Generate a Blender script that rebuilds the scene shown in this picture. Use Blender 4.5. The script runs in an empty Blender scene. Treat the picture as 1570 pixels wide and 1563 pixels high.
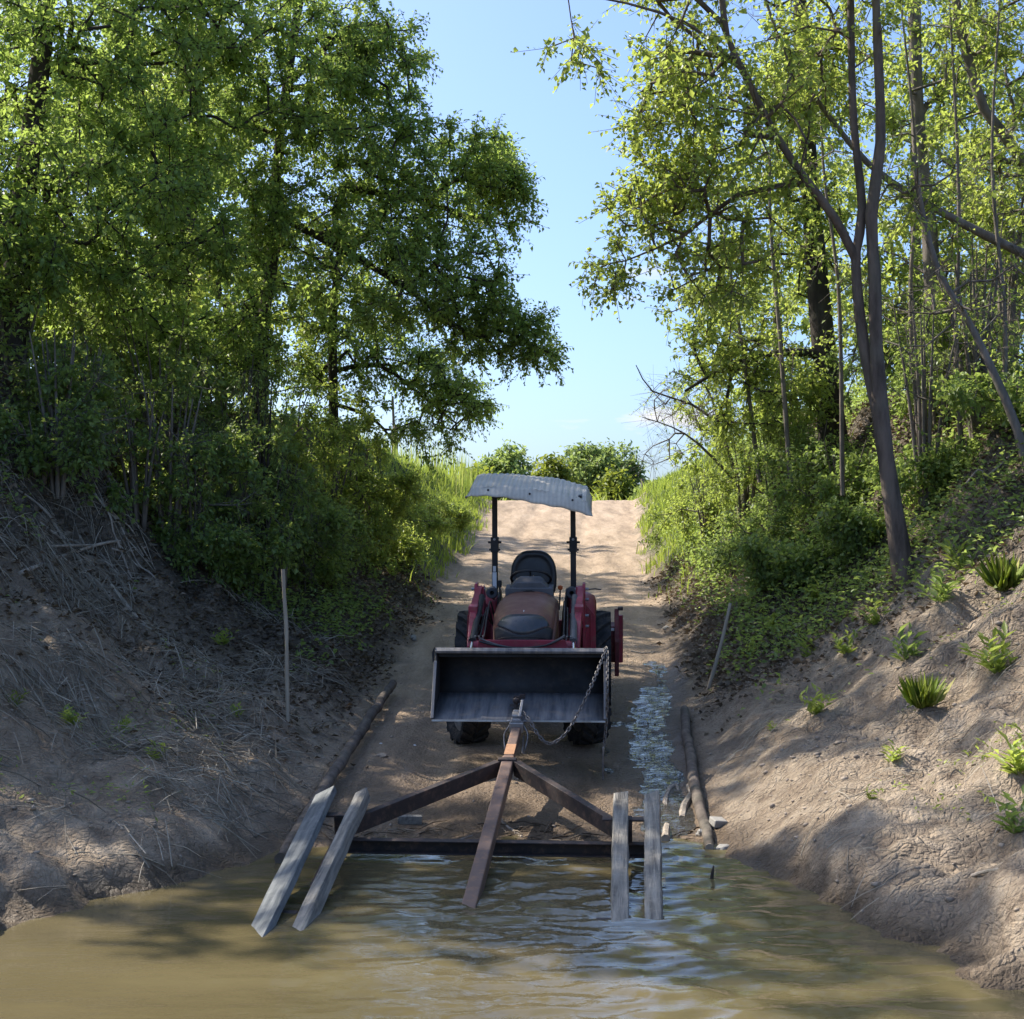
import bpy, math, random
import numpy as np
from mathutils import Vector, Matrix, Euler

# ------------------------------------------------------------------ camera, sky, sun, exposure
scene = bpy.context.scene
C = scene.collection
FPX = 2300.0                      # focal length in photo pixels (photo is 1570 wide)
CAM = np.array([0.0, 0.0, 1.8])   # eye height above the water
PITCH = math.atan(68.5 / FPX)
cam_d = bpy.data.cameras.new('camera')
cam_d.sensor_fit = 'HORIZONTAL'; cam_d.sensor_width = 36.0
cam_d.lens = 36.0 * FPX / 1570.0
cam_d.clip_start = 0.05; cam_d.clip_end = 3000
cam = bpy.data.objects.new('camera', cam_d); C.objects.link(cam)
cam.location = CAM; cam.rotation_euler = (math.pi / 2 + PITCH, 0, 0)
scene.camera = cam

SUN = np.array([-0.82, 0.46, 0.98]); SUN /= np.linalg.norm(SUN)
SUN_EL = math.asin(SUN[2]); SUN_AZ = math.atan2(SUN[0], SUN[1])
world = bpy.data.worlds.new('World'); scene.world = world
world.use_nodes = True
wn = world.node_tree; wn.nodes.clear()
w_out = wn.nodes.new('ShaderNodeOutputWorld'); w_bg = wn.nodes.new('ShaderNodeBackground')
w_sky = wn.nodes.new('ShaderNodeTexSky'); w_sky.sky_type = 'NISHITA'; w_sky.sun_disc = False
w_sky.sun_elevation = SUN_EL; w_sky.sun_rotation = SUN_AZ
w_sky.air_density = 0.85; w_sky.dust_density = 2.6; w_sky.ozone_density = 7.0
w_bg.inputs['Strength'].default_value = 0.083
# small fair-weather clouds, low over the horizon all the way round
w_tc = wn.nodes.new('ShaderNodeTexCoord')
w_map = wn.nodes.new('ShaderNodeMapping'); w_map.inputs['Scale'].default_value = (3.0, 3.0, 13.0)
w_map.inputs['Location'].default_value = (0.35, 0.0, 0.0); w_map.inputs['Rotation'].default_value = (0, 0, math.radians(151.5))
w_noise = wn.nodes.new('ShaderNodeTexNoise'); w_noise.inputs['Scale'].default_value = 2.2
w_noise.inputs['Detail'].default_value = 7; w_noise.inputs['Roughness'].default_value = 0.55
w_ramp = wn.nodes.new('ShaderNodeValToRGB')
w_ramp.color_ramp.elements[0].position = 0.67; w_ramp.color_ramp.elements[1].position = 0.77
w_mix = wn.nodes.new('ShaderNodeMix'); w_mix.data_type = 'RGBA'
w_mix.inputs[7].default_value = (3.6, 3.6, 3.7, 1)
wn.links.new(w_tc.outputs['Generated'], w_map.inputs[0]); wn.links.new(w_map.outputs[0], w_noise.inputs[0])
wn.links.new(w_noise.outputs[0], w_ramp.inputs[0]); wn.links.new(w_ramp.outputs[0], w_mix.inputs[0])
wn.links.new(w_sky.outputs[0], w_mix.inputs[6]); wn.links.new(w_mix.outputs[2], w_bg.inputs[0])
wn.links.new(w_bg.outputs[0], w_out.inputs[0])

sun_d = bpy.data.lights.new('sun', 'SUN'); sun_d.energy = 2.45; sun_d.angle = math.radians(0.53)
sun_d.color = (1.0, 0.93, 0.82)
sun_o = bpy.data.objects.new('sun', sun_d); C.objects.link(sun_o)
sun_o.rotation_euler = Vector(SUN).to_track_quat('Z', 'Y').to_euler()

vs = scene.view_settings
vs.view_transform = 'Standard'; vs.look = 'None'; vs.exposure = 1.80; vs.gamma = 1.0; vs.use_curve_mapping = False
scene.render.engine = 'CYCLES'
cy = scene.cycles
cy.max_bounces = 8; cy.diffuse_bounces = 5; cy.glossy_bounces = 3; cy.transmission_bounces = 4
cy.transparent_max_bounces = 4; cy.caustics_reflective = False; cy.caustics_refractive = False
cy.use_denoising = True
try: cy.denoiser = 'OPENIMAGEDENOISE'
except Exception: pass
cy.sample_clamp_indirect = 6.0

# ------------------------------------------------------------------ helpers
def tag(o, label=None, cat=None, group=None, kind=None):
    if label: o['label'] = label
    if cat: o['category'] = cat
    if group: o['group'] = group
    if kind: o['kind'] = kind
    return o

def empty(name, loc=(0, 0, 0), rot=(0, 0, 0), parent=None):
    o = bpy.data.objects.new(name, None); C.objects.link(o)
    o.location = loc; o.rotation_euler = rot; o.empty_display_size = 0.1
    if parent: o.parent = parent
    return o

def mesh_np(name, co, faces, mat=None, parent=None, attrs=None, smooth=False, mat_idx=None):
    """faces: (n,3) or (n,4) int array."""
    co = np.ascontiguousarray(co, dtype=np.float32); faces = np.ascontiguousarray(faces, dtype=np.int32)
    k = faces.shape[1]
    me = bpy.data.meshes.new(name)
    me.vertices.add(len(co)); me.vertices.foreach_set('co', co.ravel())
    me.loops.add(faces.size); me.loops.foreach_set('vertex_index', faces.ravel())
    me.polygons.add(len(faces))
    me.polygons.foreach_set('loop_start', np.arange(0, faces.size, k, dtype=np.int32))
    me.polygons.foreach_set('loop_total', np.full(len(faces), k, dtype=np.int32))
    if smooth: me.polygons.foreach_set('use_smooth', np.ones(len(faces), dtype=bool))
    for an, av in (attrs or {}).items():
        a = me.attributes.new(an, 'FLOAT', 'POINT'); a.data.foreach_set('value', np.ascontiguousarray(av, dtype=np.float32))
    me.update(calc_edges=True)
    o = bpy.data.objects.new(name, me); C.objects.link(o)
    if mat: me.materials.append(mat)
    if parent: o.parent = parent
    return o

class MB:
    """collects simple solids, build() links them as one mesh object"""
    def __init__(s): s.v = []; s.f = []
    def add(s, vs_, fs):
        b = len(s.v); s.v += [tuple(map(float, p)) for p in vs_]; s.f += [tuple(i + b for i in f) for f in fs]; return s
    def box(s, c, d, rot=None):
        hx, hy, hz = d[0] / 2, d[1] / 2, d[2] / 2
        vs_ = [Vector((x, y, z)) for x in (-hx, hx) for y in (-hy, hy) for z in (-hz, hz)]
        if rot is not None:
            m = rot if isinstance(rot, Matrix) else Euler(rot).to_matrix()
            vs_ = [m @ v for v in vs_]
        vs_ = [v + Vector(c) for v in vs_]
        return s.add(vs_, [(0, 1, 3, 2), (4, 6, 7, 5), (0, 4, 5, 1), (2, 3, 7, 6), (0, 2, 6, 4), (1, 5, 7, 3)])
    def beam(s, a, b, w, h, up=(0, 0, 1)):
        a = Vector(a); b = Vector(b); y = (b - a).normalized(); x = y.cross(Vector(up)).normalized(); z = x.cross(y)
        m = Matrix((x, y, z)).transposed()
        return s.box((a + b) / 2, (w, (b - a).length, h), m)
    def tube(s, pts, r, n=10, caps=True):
        pts = [Vector(p) for p in pts]; m = len(pts)
        if not hasattr(r, '__len__'): r = [r] * m
        b = len(s.v); ref = None
        for i, p in enumerate(pts):
            d = (pts[min(i + 1, m - 1)] - pts[max(i - 1, 0)]).normalized()
            if ref is None:
                ref = Vector((1, 0, 0)) if abs(d.x) < 0.8 else Vector((0, 1, 0))
            x = (ref - d * ref.dot(d)).normalized(); y = d.cross(x); ref = x
            for k in range(n):
                t = 2 * math.pi * k / n
                s.v.append(tuple(p + (x * math.cos(t) + y * math.sin(t)) * r[i]))
        for i in range(m - 1):
            for k in range(n):
                s.f.append((b + i * n + k, b + i * n + (k + 1) % n, b + (i + 1) * n + (k + 1) % n, b + (i + 1) * n + k))
        if caps:
            s.f.append(tuple(b + k for k in reversed(range(n)))); s.f.append(tuple(b + (m - 1) * n + k for k in range(n)))
        return s
    def prism(s, prof, x0, x1, axis='x'):
        n = len(prof)
        def P3(a, q):
            return {'x': (a, q[0], q[1]), 'y': (q[0], a, q[1]), 'z': (q[0], q[1], a)}[axis]
        vs_ = [P3(x0, q) for q in prof] + [P3(x1, q) for q in prof]
        fs = [(i, (i + 1) % n, n + (i + 1) % n, n + i) for i in range(n)] + [tuple(reversed(range(n))), tuple(range(n, 2 * n))]
        return s.add(vs_, fs)
    def grid(s, rows):
        nr = len(rows); nc = len(rows[0])
        return s.add([p for r in rows for p in r], [(i * nc + j, i * nc + j + 1, (i + 1) * nc + j + 1, (i + 1) * nc + j) for i in range(nr - 1) for j in range(nc - 1)])
    def lathe(s, prof, n=24, axis='x', c=(0, 0, 0)):
        """prof: (axial, radius)"""
        b = len(s.v)
        for a, r in prof:
            for k in range(n):
                t = 2 * math.pi * k / n
                p = (a, r * math.cos(t), r * math.sin(t)) if axis == 'x' else ((r * math.cos(t), a, r * math.sin(t)) if axis == 'y' else (r * math.cos(t), r * math.sin(t), a))
                s.v.append((p[0] + c[0], p[1] + c[1], p[2] + c[2]))
        for i in range(len(prof) - 1):
            for k in range(n):
                s.f.append((b + i * n + k, b + i * n + (k + 1) % n, b + (i + 1) * n + (k + 1) % n, b + (i + 1) * n + k))
        return s
    def build(s, name, mat, parent=None, smooth=False, bevel=0.0, solid=0.0, angle=35):
        me = bpy.data.meshes.new(name); me.from_pydata(s.v, [], s.f); me.update()
        import bmesh
        bm = bmesh.new(); bm.from_mesh(me); bmesh.ops.recalc_face_normals(bm, faces=bm.faces); bm.to_mesh(me); bm.free()
        o = bpy.data.objects.new(name, me); C.objects.link(o)
        if mat: me.materials.append(mat)
        if parent: o.parent = parent
        if smooth:
            me.polygons.foreach_set('use_smooth', np.ones(len(me.polygons), dtype=bool))
            if angle < 180: 
                try: me.set_sharp_from_angle(angle=math.radians(angle))
                except Exception: pass
        if solid:
            m = o.modifiers.new('thickness', 'SOLIDIFY'); m.thickness = solid; m.offset = 0
        if bevel:
            m = o.modifiers.new('edges', 'BEVEL'); m.width = bevel; m.segments = 2; m.limit_method = 'ANGLE'; m.angle_limit = math.radians(40)
        return o

def _hash(ix, iy, seed):
    h = (ix.astype(np.int64) * 374761393 + iy.astype(np.int64) * 668265263 + seed * 1442695041) & 0xFFFFFFFF
    h = ((h ^ (h >> 13)) * 1274126177) & 0xFFFFFFFF
    h = h ^ (h >> 16)
    return (h & 0xFFFFFF) / float(0xFFFFFF) * 2 - 1
def noise(x, y, seed=0):
    x = np.asarray(x, dtype=np.float64); y = np.asarray(y, dtype=np.float64)
    ix = np.floor(x); iy = np.floor(y); fx = x - ix; fy = y - iy
    ux = fx * fx * fx * (fx * (fx * 6 - 15) + 10); uy = fy * fy * fy * (fy * (fy * 6 - 15) + 10)
    a = _hash(ix, iy, seed); b = _hash(ix + 1, iy, seed); c = _hash(ix, iy + 1, seed); d = _hash(ix + 1, iy + 1, seed)
    return (a * (1 - ux) + b * ux) * (1 - uy) + (c * (1 - ux) + d * ux) * uy
def fbm(x, y, seed=0, o=4, g=0.5):
    t = 0; a = 1.0; n = 0
    for i in range(o):
        t = t + a * noise(x * 2 ** i, y * 2 ** i, seed + i * 17); n += a; a *= g
    return t / n
def sstep(a, b, x):
    t = np.clip((np.asarray(x, dtype=np.float64) - a) / (b - a), 0, 1); return t * t * (3 - 2 * t)
def smin(a, b, k):
    h = np.clip(0.5 + 0.5 * (b - a) / k, 0, 1); return b * (1 - h) + a * h - k * h * (1 - h)

# ------------------------------------------------------------------ terrain shape
SLOPE = 0.108
def r_center(y): return -0.07 + 0.046 * (np.clip(y, -5, 60) - 9)
def r_half(y): return 1.32 + 0.014 * np.clip(y - 10, 0, 12) + 0.032 * np.clip(y - 28, 0, 14)
def ramp_z(y):
    z = SLOPE * (np.asarray(y, dtype=np.float64) - 9.35)
    z = np.maximum(z, -1.4 + 0.02 * (z + 1.4))
    return smin(z, 3.32 - 0.02 * np.clip(y - 40, 0, 60), 0.25)
LB_U = [0, .5, 1.2, 1.8, 2.4, 3.0, 3.6, 4.5, 7]; LB_Z = [0.03, .12, .27, .5, .95, 1.6, 2.3, 3.0, 4.2]
RB_U = [0, .4, .65, 1.1, 1.5, 1.9, 2.4, 2.7, 3.3, 4.0, 7]; RB_Z = [0.03, .13, .24, .34, .54, .78, 1.2, 1.5, 2.1, 2.7, 4.2]
def terrain(x, y, detail=True):
    x = np.asarray(x, dtype=np.float64); y = np.asarray(y, dtype=np.float64)
    c = r_center(y); hw = r_half(y); s = x - c
    edge = 0.10 * fbm(y * 0.9, s * 0 + np.sign(s) * 3, 5, 3) * sstep(13.5, 15, y)
    u = np.abs(s) - hw - edge
    up = np.maximum(u + sstep(.4, 1.6, u) * (.30 * fbm(x * .7, y * .9, 81, 3) + .16 * fbm(x * 2.1, y * 2.6, 82, 3)), 0) * (1 + 0.75 * np.clip((y - 13) / 12, 0, 1))
    bl = np.interp(up, LB_U, LB_Z); br = np.interp(up, RB_U, RB_Z)
    b = np.where(s < 0, bl, br)
    b = b * sstep(-0.02, 0.10, u)
    zr = ramp_z(y)
    plateau = 3.55 + 0.25 * fbm(x * 0.15, y * 0.15, 9, 2)
    z = zr + b
    bank = sstep(0.15, 1.2, u)
    z = z + bank * (0.16 * fbm(x * 0.55, y * 0.8, 1, 3) + 0.07 * (1 - np.abs(noise(y * 2.0 + x * .4, x * 0.5, 4))) - 0.03)
    z = smin(z, plateau, 0.5)
    yl = np.where(s < 0, 6.65 + 0.25 * noise(x * 0.6, x * 0 + 1.5, 12), 5.55 + 0.25 * noise(x * 0.6, x * 0 + 2.5, 13))
    riv = 0.85 * (y - yl)
    riv = np.maximum(riv, -1.3 + 0.01 * riv)
    z = np.where(u > 0, smin(z, np.maximum(riv, zr - .02), 0.3), z)
    # cut edge where the river undermines the banks
    z = z + np.where(u > .12, sstep(.12, .5, u) * (.13 + .05 * noise(x * 2.5, y * 2.5, 83)) * sstep(-.02, .07, z), 0)
    if detail:
        shore = np.exp(-((z - 0.08) / 0.18) ** 2)
        z = z + bank * (0.075 * fbm(x * 2.2, y * 2.2, 21, 5, .62) + 0.085 * np.abs(noise(x * 4.5, y * 4.5, 23)) + .045 * np.abs(noise(x * 2.2 + 4, y * 3.1, 24)) + 0.07 * shore * fbm(x * 4.5, y * 4.5, 33, 3, .6))
        z = z + sstep(0.0, .25, u) * 0.022 * fbm(x * 8, y * 8, 41, 2)
        inroad = sstep(0.05, -0.15, u)
        rut = np.exp(-((np.abs(s + .08 * noise(y * .25, y * 0, 55)) - 0.60) / 0.17) ** 2)
        z = z + inroad * (-0.040 * rut * np.where(s < 0, 1, .35 + .65 * sstep(14, 17, y)) * (1 + .5 * noise(x * 1.5, y * 1.1, 54)) + (0.014 + .012 * sstep(14, 11, y)) * fbm(x * 3.0, y * 1.6, 51, 4, .6) + 0.009 * fbm(x * 11, y * 9, 61, 2))
        # channel cut by the trickle on the right of the ramp
        gx = stream_x(y)
        z = z - inroad * (0.05 + .02 * noise(y * 1.7, y * 0, 66)) * np.exp(-((x - gx) / 0.23) ** 2) * sstep(17.0, 15.5, y) + inroad * .016 * np.exp(-((x - gx) / 0.5) ** 2) * fbm(x * 5, y * 4, 67, 2)
    return z
ST_Y = [9.2, 10.0, 10.6, 11.8, 12.6, 13.2, 14.0, 14.6, 16.0, 17.8]; ST_X = [1.00, 1.03, 1.06, 1.10, 1.14, 1.20, 1.38, 1.52, 1.62, 1.78]
ST_W = [.26, .24, .20, .27, .31, .26, .16, .15, .05, .10]
def stream_x(y): return np.interp(y, ST_Y, ST_X)
def tz(x, y): return float(terrain(np.array([x]), np.array([y]))[0])

def ray(px, py):
    d = np.array([(px - 785) / FPX, 1.0, (781.5 - py) / FPX]); c, s = math.cos(PITCH), math.sin(PITCH)
    return np.array([d[0], d[1] * c - d[2] * s, d[1] * s + d[2] * c])
def P(px, py, D):
    d = ray(px, py); return CAM + d * (D / d[1])
def hit(px, py, lo=4.5, hi=60):
    d = ray(px, py); d = d / d[1]; t = np.arange(lo, hi, 0.03)
    p = CAM[None] + d[None] * t[:, None]; below = terrain(p[:, 0], p[:, 1]) > p[:, 2]
    i = int(np.argmax(below)) if below.any() else len(t) - 1
    return p[i]

# ------------------------------------------------------------------ materials
def new_mat(name):
    m = bpy.data.materials.new(name); m.use_nodes = True; nt = m.node_tree; nt.nodes.clear()
    out = nt.nodes.new('ShaderNodeOutputMaterial'); return m, nt, out
def N(nt, t, **kw):
    n = nt.nodes.new(t)
    for k, v in kw.items():
        if k in n.inputs: n.inputs[k].default_value = v
        else: setattr(n, k, v)
    return n
def ramp_node(nt, fac, stops):
    r = nt.nodes.new('ShaderNodeValToRGB'); e = r.color_ramp.elements
    while len(e) < len(stops): e.new(0.5)
    for i, (p, c) in enumerate(stops): e[i].position = p; e[i].color = (*c, 1) if len(c) == 3 else c
    if fac is not None: nt.links.new(fac, r.inputs[0])
    return r
def mixc(nt, fac, a, b, mode='MIX'):
    m = nt.nodes.new('ShaderNodeMix'); m.data_type = 'RGBA'; m.blend_type = mode
    for i, s in ((0, fac), (6, a), (7, b)):
        if isinstance(s, (int, float)): m.inputs[i].default_value = s
        elif isinstance(s, tuple): m.inputs[i].default_value = (*s, 1) if len(s) == 3 else s
        else: nt.links.new(s, m.inputs[i])
    return m.outputs[2]
def math_n(nt, op, a, b=0.0, clamp=False):
    m = nt.nodes.new('ShaderNodeMath'); m.operation = op; m.use_clamp = clamp
    for i, s in ((0, a), (1, b)):
        if isinstance(s, (int, float)): m.inputs[i].default_value = s
        else: nt.links.new(s, m.inputs[i])
    return m.outputs[0]
def tex_noise(nt, scale, detail=4, rough=0.55, vec=None, sc=None):
    n = N(nt, 'ShaderNodeTexNoise', Scale=scale, Detail=detail, Roughness=rough)
    if vec is None: vec = nt.nodes.new('ShaderNodeTexCoord').outputs['Object']
    if sc:
        mp = nt.nodes.new('ShaderNodeMapping'); mp.inputs['Scale'].default_value = sc; nt.links.new(vec, mp.inputs[0]); vec = mp.outputs[0]
    nt.links.new(vec, n.inputs[0]); return n.outputs[0]

def mat_plain(name, col, col2=None, rough=0.6, metal=0.0, scale=6, bump=0.15, bscale=40, spec=0.5, dirt=None, dirt_amt=0.35, sc=None):
    m, nt, out = new_mat(name)
    b = N(nt, 'ShaderNodeBsdfPrincipled', Roughness=rough, Metallic=metal); b.inputs['Specular IOR Level'].default_value = spec
    n = tex_noise(nt, scale, 6, .6, sc=sc)
    c2 = col2 or tuple(v * 0.6 for v in col)
    r = ramp_node(nt, n, [(0.35, col), (0.68, c2)]); col_s = r.outputs[0]
    if dirt:
        n2 = tex_noise(nt, scale * 2.7 + 1, 8, .7)
        r2 = ramp_node(nt, n2, [(0.5, (0, 0, 0)), (0.72, (1, 1, 1))])
        col_s = mixc(nt, math_n(nt, 'MULTIPLY', r2.outputs[0], dirt_amt), col_s, dirt)
    nt.links.new(col_s, b.inputs['Base Color'])
    rr = ramp_node(nt, n, [(0.3, (rough * .8,) * 3), (0.7, (min(1, rough * 1.25),) * 3)]); nt.links.new(rr.outputs[0], b.inputs['Roughness'])
    if bump:
        bn = nt.nodes.new('ShaderNodeBump'); bn.inputs['Strength'].default_value = bump; bn.inputs['Distance'].default_value = 0.01
        nt.links.new(tex_noise(nt, bscale, 4, .6, sc=sc), bn.inputs['Height']); nt.links.new(bn.outputs[0], b.inputs['Normal'])
    nt.links.new(b.outputs[0], out.inputs[0]); return m

def mat_leaf(name, stops, trans=0.4, tcol=(0.30, 0.42, 0.05), rough=0.5, spec=0.35):
    m, nt, out = new_mat(name)
    at = nt.nodes.new('ShaderNodeAttribute'); at.attribute_name = 'v'
    r = ramp_node(nt, at.outputs['Fac'], stops)
    b = N(nt, 'ShaderNodeBsdfPrincipled', Roughness=rough); b.inputs['Specular IOR Level'].default_value = spec
    nt.links.new(r.outputs[0], b.inputs['Base Color'])
    t = nt.nodes.new('ShaderNodeBsdfTranslucent')
    tc = mixc(nt, 0.6, r.outputs[0], tcol); nt.links.new(tc, t.inputs[0])
    mx = nt.nodes.new('ShaderNodeMixShader'); mx.inputs[0].default_value = trans
    nt.links.new(b.outputs[0], mx.inputs[1]); nt.links.new(t.outputs[0], mx.inputs[2]); nt.links.new(mx.outputs[0], out.inputs[0])
    return m

def mat_ground():
    m, nt, out = new_mat('ground_soil')
    def at(n):
        a = nt.nodes.new('ShaderNodeAttribute'); a.attribute_name = n; return a.outputs['Fac']
    tc = nt.nodes.new('ShaderNodeTexCoord').outputs['Object']
    n1 = tex_noise(nt, 1.3, 6, .6, tc); n2 = tex_noise(nt, 7, 8, .65, tc); n3 = tex_noise(nt, 38, 5, .65, tc)
    # dried mud, pale grey-tan
    mud = ramp_node(nt, n2, [(0.30, (.21, .155, .108)), (0.50, (.42, .33, .235)), (0.70, (.57, .465, .345))]).outputs[0]
    mud = mixc(nt, math_n(nt, 'MULTIPLY', ramp_node(nt, n1, [(.45, (0, 0, 0)), (.62, (1, 1, 1))]).outputs[0], .5), mud, (.31, .23, .155))
    # packed sandy road
    rn = tex_noise(nt, 3.2, 8, .68, tc, (1.0, .16, 1.0))
    road = ramp_node(nt, rn, [(0.36, (.25, .185, .12)), (0.50, (.46, .34, .225)), (0.64, (.60, .46, .32))]).outputs[0]
    road = mixc(nt, .35, road, ramp_node(nt, n3, [(.3, (.20, .145, .10)), (.7, (.56, .42, .30))]).outputs[0])
    # humus with old leaves
    v = N(nt, 'ShaderNodeTexVoronoi', Scale=26.0); nt.links.new(tc, v.inputs[0])
    hum = ramp_node(nt, v.outputs['Color'], [(0.2, (.09, .07, .05)), (0.55, (.19, .15, .11)), (0.85, (.32, .26, .195))]).outputs[0]
    hum = mixc(nt, .4, hum, ramp_node(nt, n2, [(.35, (.06, .05, .035)), (.7, (.16, .125, .085))]).outputs[0])
    col = mixc(nt, at('humus'), mud, hum)
    col = mixc(nt, at('road'), col, road)
    col = mixc(nt, at('green'), col, ramp_node(nt, n3, [(.3, (.05, .075, .02)), (.7, (.13, .16, .05))]).outputs[0])
    wet = at('wet')
    col = mixc(nt, wet, col, mixc(nt, 1.0, col, (.40, .37, .33), 'MULTIPLY'))
    b = N(nt, 'ShaderNodeBsdfPrincipled'); b.inputs['Specular IOR Level'].default_value = .35
    nt.links.new(col, b.inputs['Base Color'])
    nt.links.new(math_n(nt, 'SUBTRACT', .95, math_n(nt, 'MULTIPLY', wet, .42)), b.inputs['Roughness'])
    # cracked plates + crumbs
    wv = N(nt, 'ShaderNodeTexNoise', Scale=4.0, Detail=3.0); nt.links.new(tc, wv.inputs[0])
    wv2 = nt.nodes.new('ShaderNodeVectorMath'); wv2.operation = 'MULTIPLY_ADD'; wv2.inputs[1].default_value = (.22, .22, .22)
    nt.links.new(wv.outputs['Color'], wv2.inputs[0]); nt.links.new(tc, wv2.inputs[2])
    vc = N(nt, 'ShaderNodeTexVoronoi', Scale=9.0); vc.feature = 'DISTANCE_TO_EDGE'; nt.links.new(wv2.outputs[0], vc.inputs[0])
    ck = ramp_node(nt, vc.outputs[0], [(0.0, (0, 0, 0)), (0.11, (1, 1, 1))]).outputs[0]
    vc2 = N(nt, 'ShaderNodeTexVoronoi', Scale=21.0); vc2.feature = 'DISTANCE_TO_EDGE'; nt.links.new(wv2.outputs[0], vc2.inputs[0])
    ck2 = ramp_node(nt, vc2.outputs[0], [(0.0, (0, 0, 0)), (0.22, (1, 1, 1))]).outputs[0]
    crack = at('crack')
    ckm = ramp_node(nt, tex_noise(nt, 1.7, 5, .6, tc), [(.46, (0, 0, 0)), (.60, (1, 1, 1))]).outputs[0]
    ckh = math_n(nt, 'MULTIPLY', math_n(nt, 'SUBTRACT', ck, 1.0), math_n(nt, 'MULTIPLY', crack, ckm))
    h = math_n(nt, 'ADD', math_n(nt, 'MULTIPLY', n2, 2.4), math_n(nt, 'MULTIPLY', n3, .95))
    hn = tex_noise(nt, 110, 3, .6, tc); h = math_n(nt, 'ADD', h, math_n(nt, 'MULTIPLY', hn, .22))
    flat = math_n(nt, 'SUBTRACT', 1.0, math_n(nt, 'MULTIPLY', at('road'), .55))
    h = math_n(nt, 'ADD', h, math_n(nt, 'MULTIPLY', ck2, math_n(nt, 'MULTIPLY', n1, .7)))
    h = math_n(nt, 'ADD', math_n(nt, 'MULTIPLY', h, flat), math_n(nt, 'MULTIPLY', ckh, 1.1))
    bn = nt.nodes.new('ShaderNodeBump'); bn.inputs['Strength'].default_value = 1.0; bn.inputs['Distance'].default_value = 0.05
    nt.links.new(h, bn.inputs['Height']); nt.links.new(bn.outputs[0], b.inputs['Normal'])
    nt.links.new(b.outputs[0], out.inputs[0]); return m

def mat_water(name, col, rough, bs1, bs2, strength, dist):
    m, nt, out = new_mat(name)
    tc = nt.nodes.new('ShaderNodeTexCoord').outputs['Object']
    b = N(nt, 'ShaderNodeBsdfPrincipled', Roughness=rough, IOR=1.33)
    n0 = tex_noise(nt, .9, 4, .6, tc, (.5, 1.6, 1))
    nt.links.new(ramp_node(nt, n0, [(.3, col), (.7, tuple(v * 1.35 for v in col))]).outputs[0], b.inputs['Base Color'])
    a = tex_noise(nt, bs1, 4, .6, tc, (.45, 1.0, 1)); c = tex_noise(nt, bs2, 3, .6, tc, (.5, 1, 1))
    bn = nt.nodes.new('ShaderNodeBump'); bn.inputs['Strength'].default_value = strength; bn.inputs['Distance'].default_value = dist
    nt.links.new(math_n(nt, 'ADD', a, math_n(nt, 'MULTIPLY', c, .4)), bn.inputs['Height']); nt.links.new(bn.outputs[0], b.inputs['Normal'])
    nt.links.new(b.outputs[0], out.inputs[0]); return m

def mat_bark(name, c1, c2, scale=9):
    m, nt, out = new_mat(name)
    tc = nt.nodes.new('ShaderNodeTexCoord').outputs['Object']
    n = tex_noise(nt, scale, 7, .65, tc, (1, 1, .22)); n2 = tex_noise(nt, 2, 4, .6, tc)
    col = ramp_node(nt, n, [(.3, c1), (.62, c2)]).outputs[0]
    col = mixc(nt, math_n(nt, 'MULTIPLY', ramp_node(nt, n2, [(.5, (0, 0, 0)), (.7, (1, 1, 1))]).outputs[0], .35), col, (.13, .14, .10))
    b = N(nt, 'ShaderNodeBsdfPrincipled', Roughness=.9); b.inputs['Specular IOR Level'].default_value = .2
    nt.links.new(col, b.inputs['Base Color'])
    bn = nt.nodes.new('ShaderNodeBump'); bn.inputs['Strength'].default_value = .9; bn.inputs['Distance'].default_value = .03
    nt.links.new(n, bn.inputs['Height']); nt.links.new(bn.outputs[0], b.inputs['Normal'])
    nt.links.new(b.outputs[0], out.inputs[0]); return m

M = {}
M['ground'] = mat_ground()
M['river'] = mat_water('river_water', (.105, .085, .042), .012, 13, 28, .22, .012)
M['stream'] = mat_water('stream_water', (.045, .038, .027), .02, 17, 38, 1.0, .05)
M['leafA'] = mat_leaf('leaf_oak', [(0, (.10, .16, .045)), (.45, (.20, .29, .075)), (1, (.36, .43, .11))], .55, (.58, .76, .14), .42, .5)
M['leafB'] = mat_leaf('leaf_fresh', [(0, (.11, .165, .045)), (.45, (.21, .29, .07)), (1, (.36, .42, .10))], .55, (.66, .76, .13), .42, .5)
M['leafC'] = mat_leaf('leaf_far', [(0, (.13, .19, .075)), (.5, (.21, .29, .10)), (1, (.32, .40, .13))], .45, (.5, .62, .14))
M['leafY'] = mat_leaf('leaf_yellowgreen', [(0, (.09, .13, .02)), (.5, (.16, .21, .03)), (1, (.24, .28, .05))], .42, (.45, .50, .06))
M['shrub'] = mat_leaf('leaf_shrub', [(0, (.085, .135, .05)), (.45, (.17, .25, .075)), (1, (.30, .38, .11))], .52, (.52, .66, .13), .45, .5)
M['grass'] = mat_leaf('grass_blade', [(0, (.09, .14, .03)), (.5, (.20, .28, .05)), (.85, (.32, .38, .07)), (1, (.48, .44, .18))], .45, (.55, .66, .09), .6)
M['straw'] = mat_leaf('dry_straw', [(0, (.16, .135, .10)), (.5, (.34, .295, .225)), (1, (.58, .51, .40))], .15, (.4, .33, .2), .7)
M['litter'] = mat_leaf('dead_leaf', [(0, (.07, .052, .036)), (.5, (.16, .12, .08)), (1, (.36, .29, .21))], .12, (.3, .2, .1), .7)
M['bark'] = mat_bark('bark_brown', (.055, .043, .036), (.18, .14, .115))
M['bark_dark'] = mat_bark('bark_dark', (.025, .021, .018), (.075, .06, .05))
M['bark_grey'] = mat_bark('bark_grey', (.085, .074, .064), (.23, .195, .165))
M['twig'] = mat_plain('bare_twig', (.17, .14, .11), (.09, .075, .06), .85, bump=0)
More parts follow.
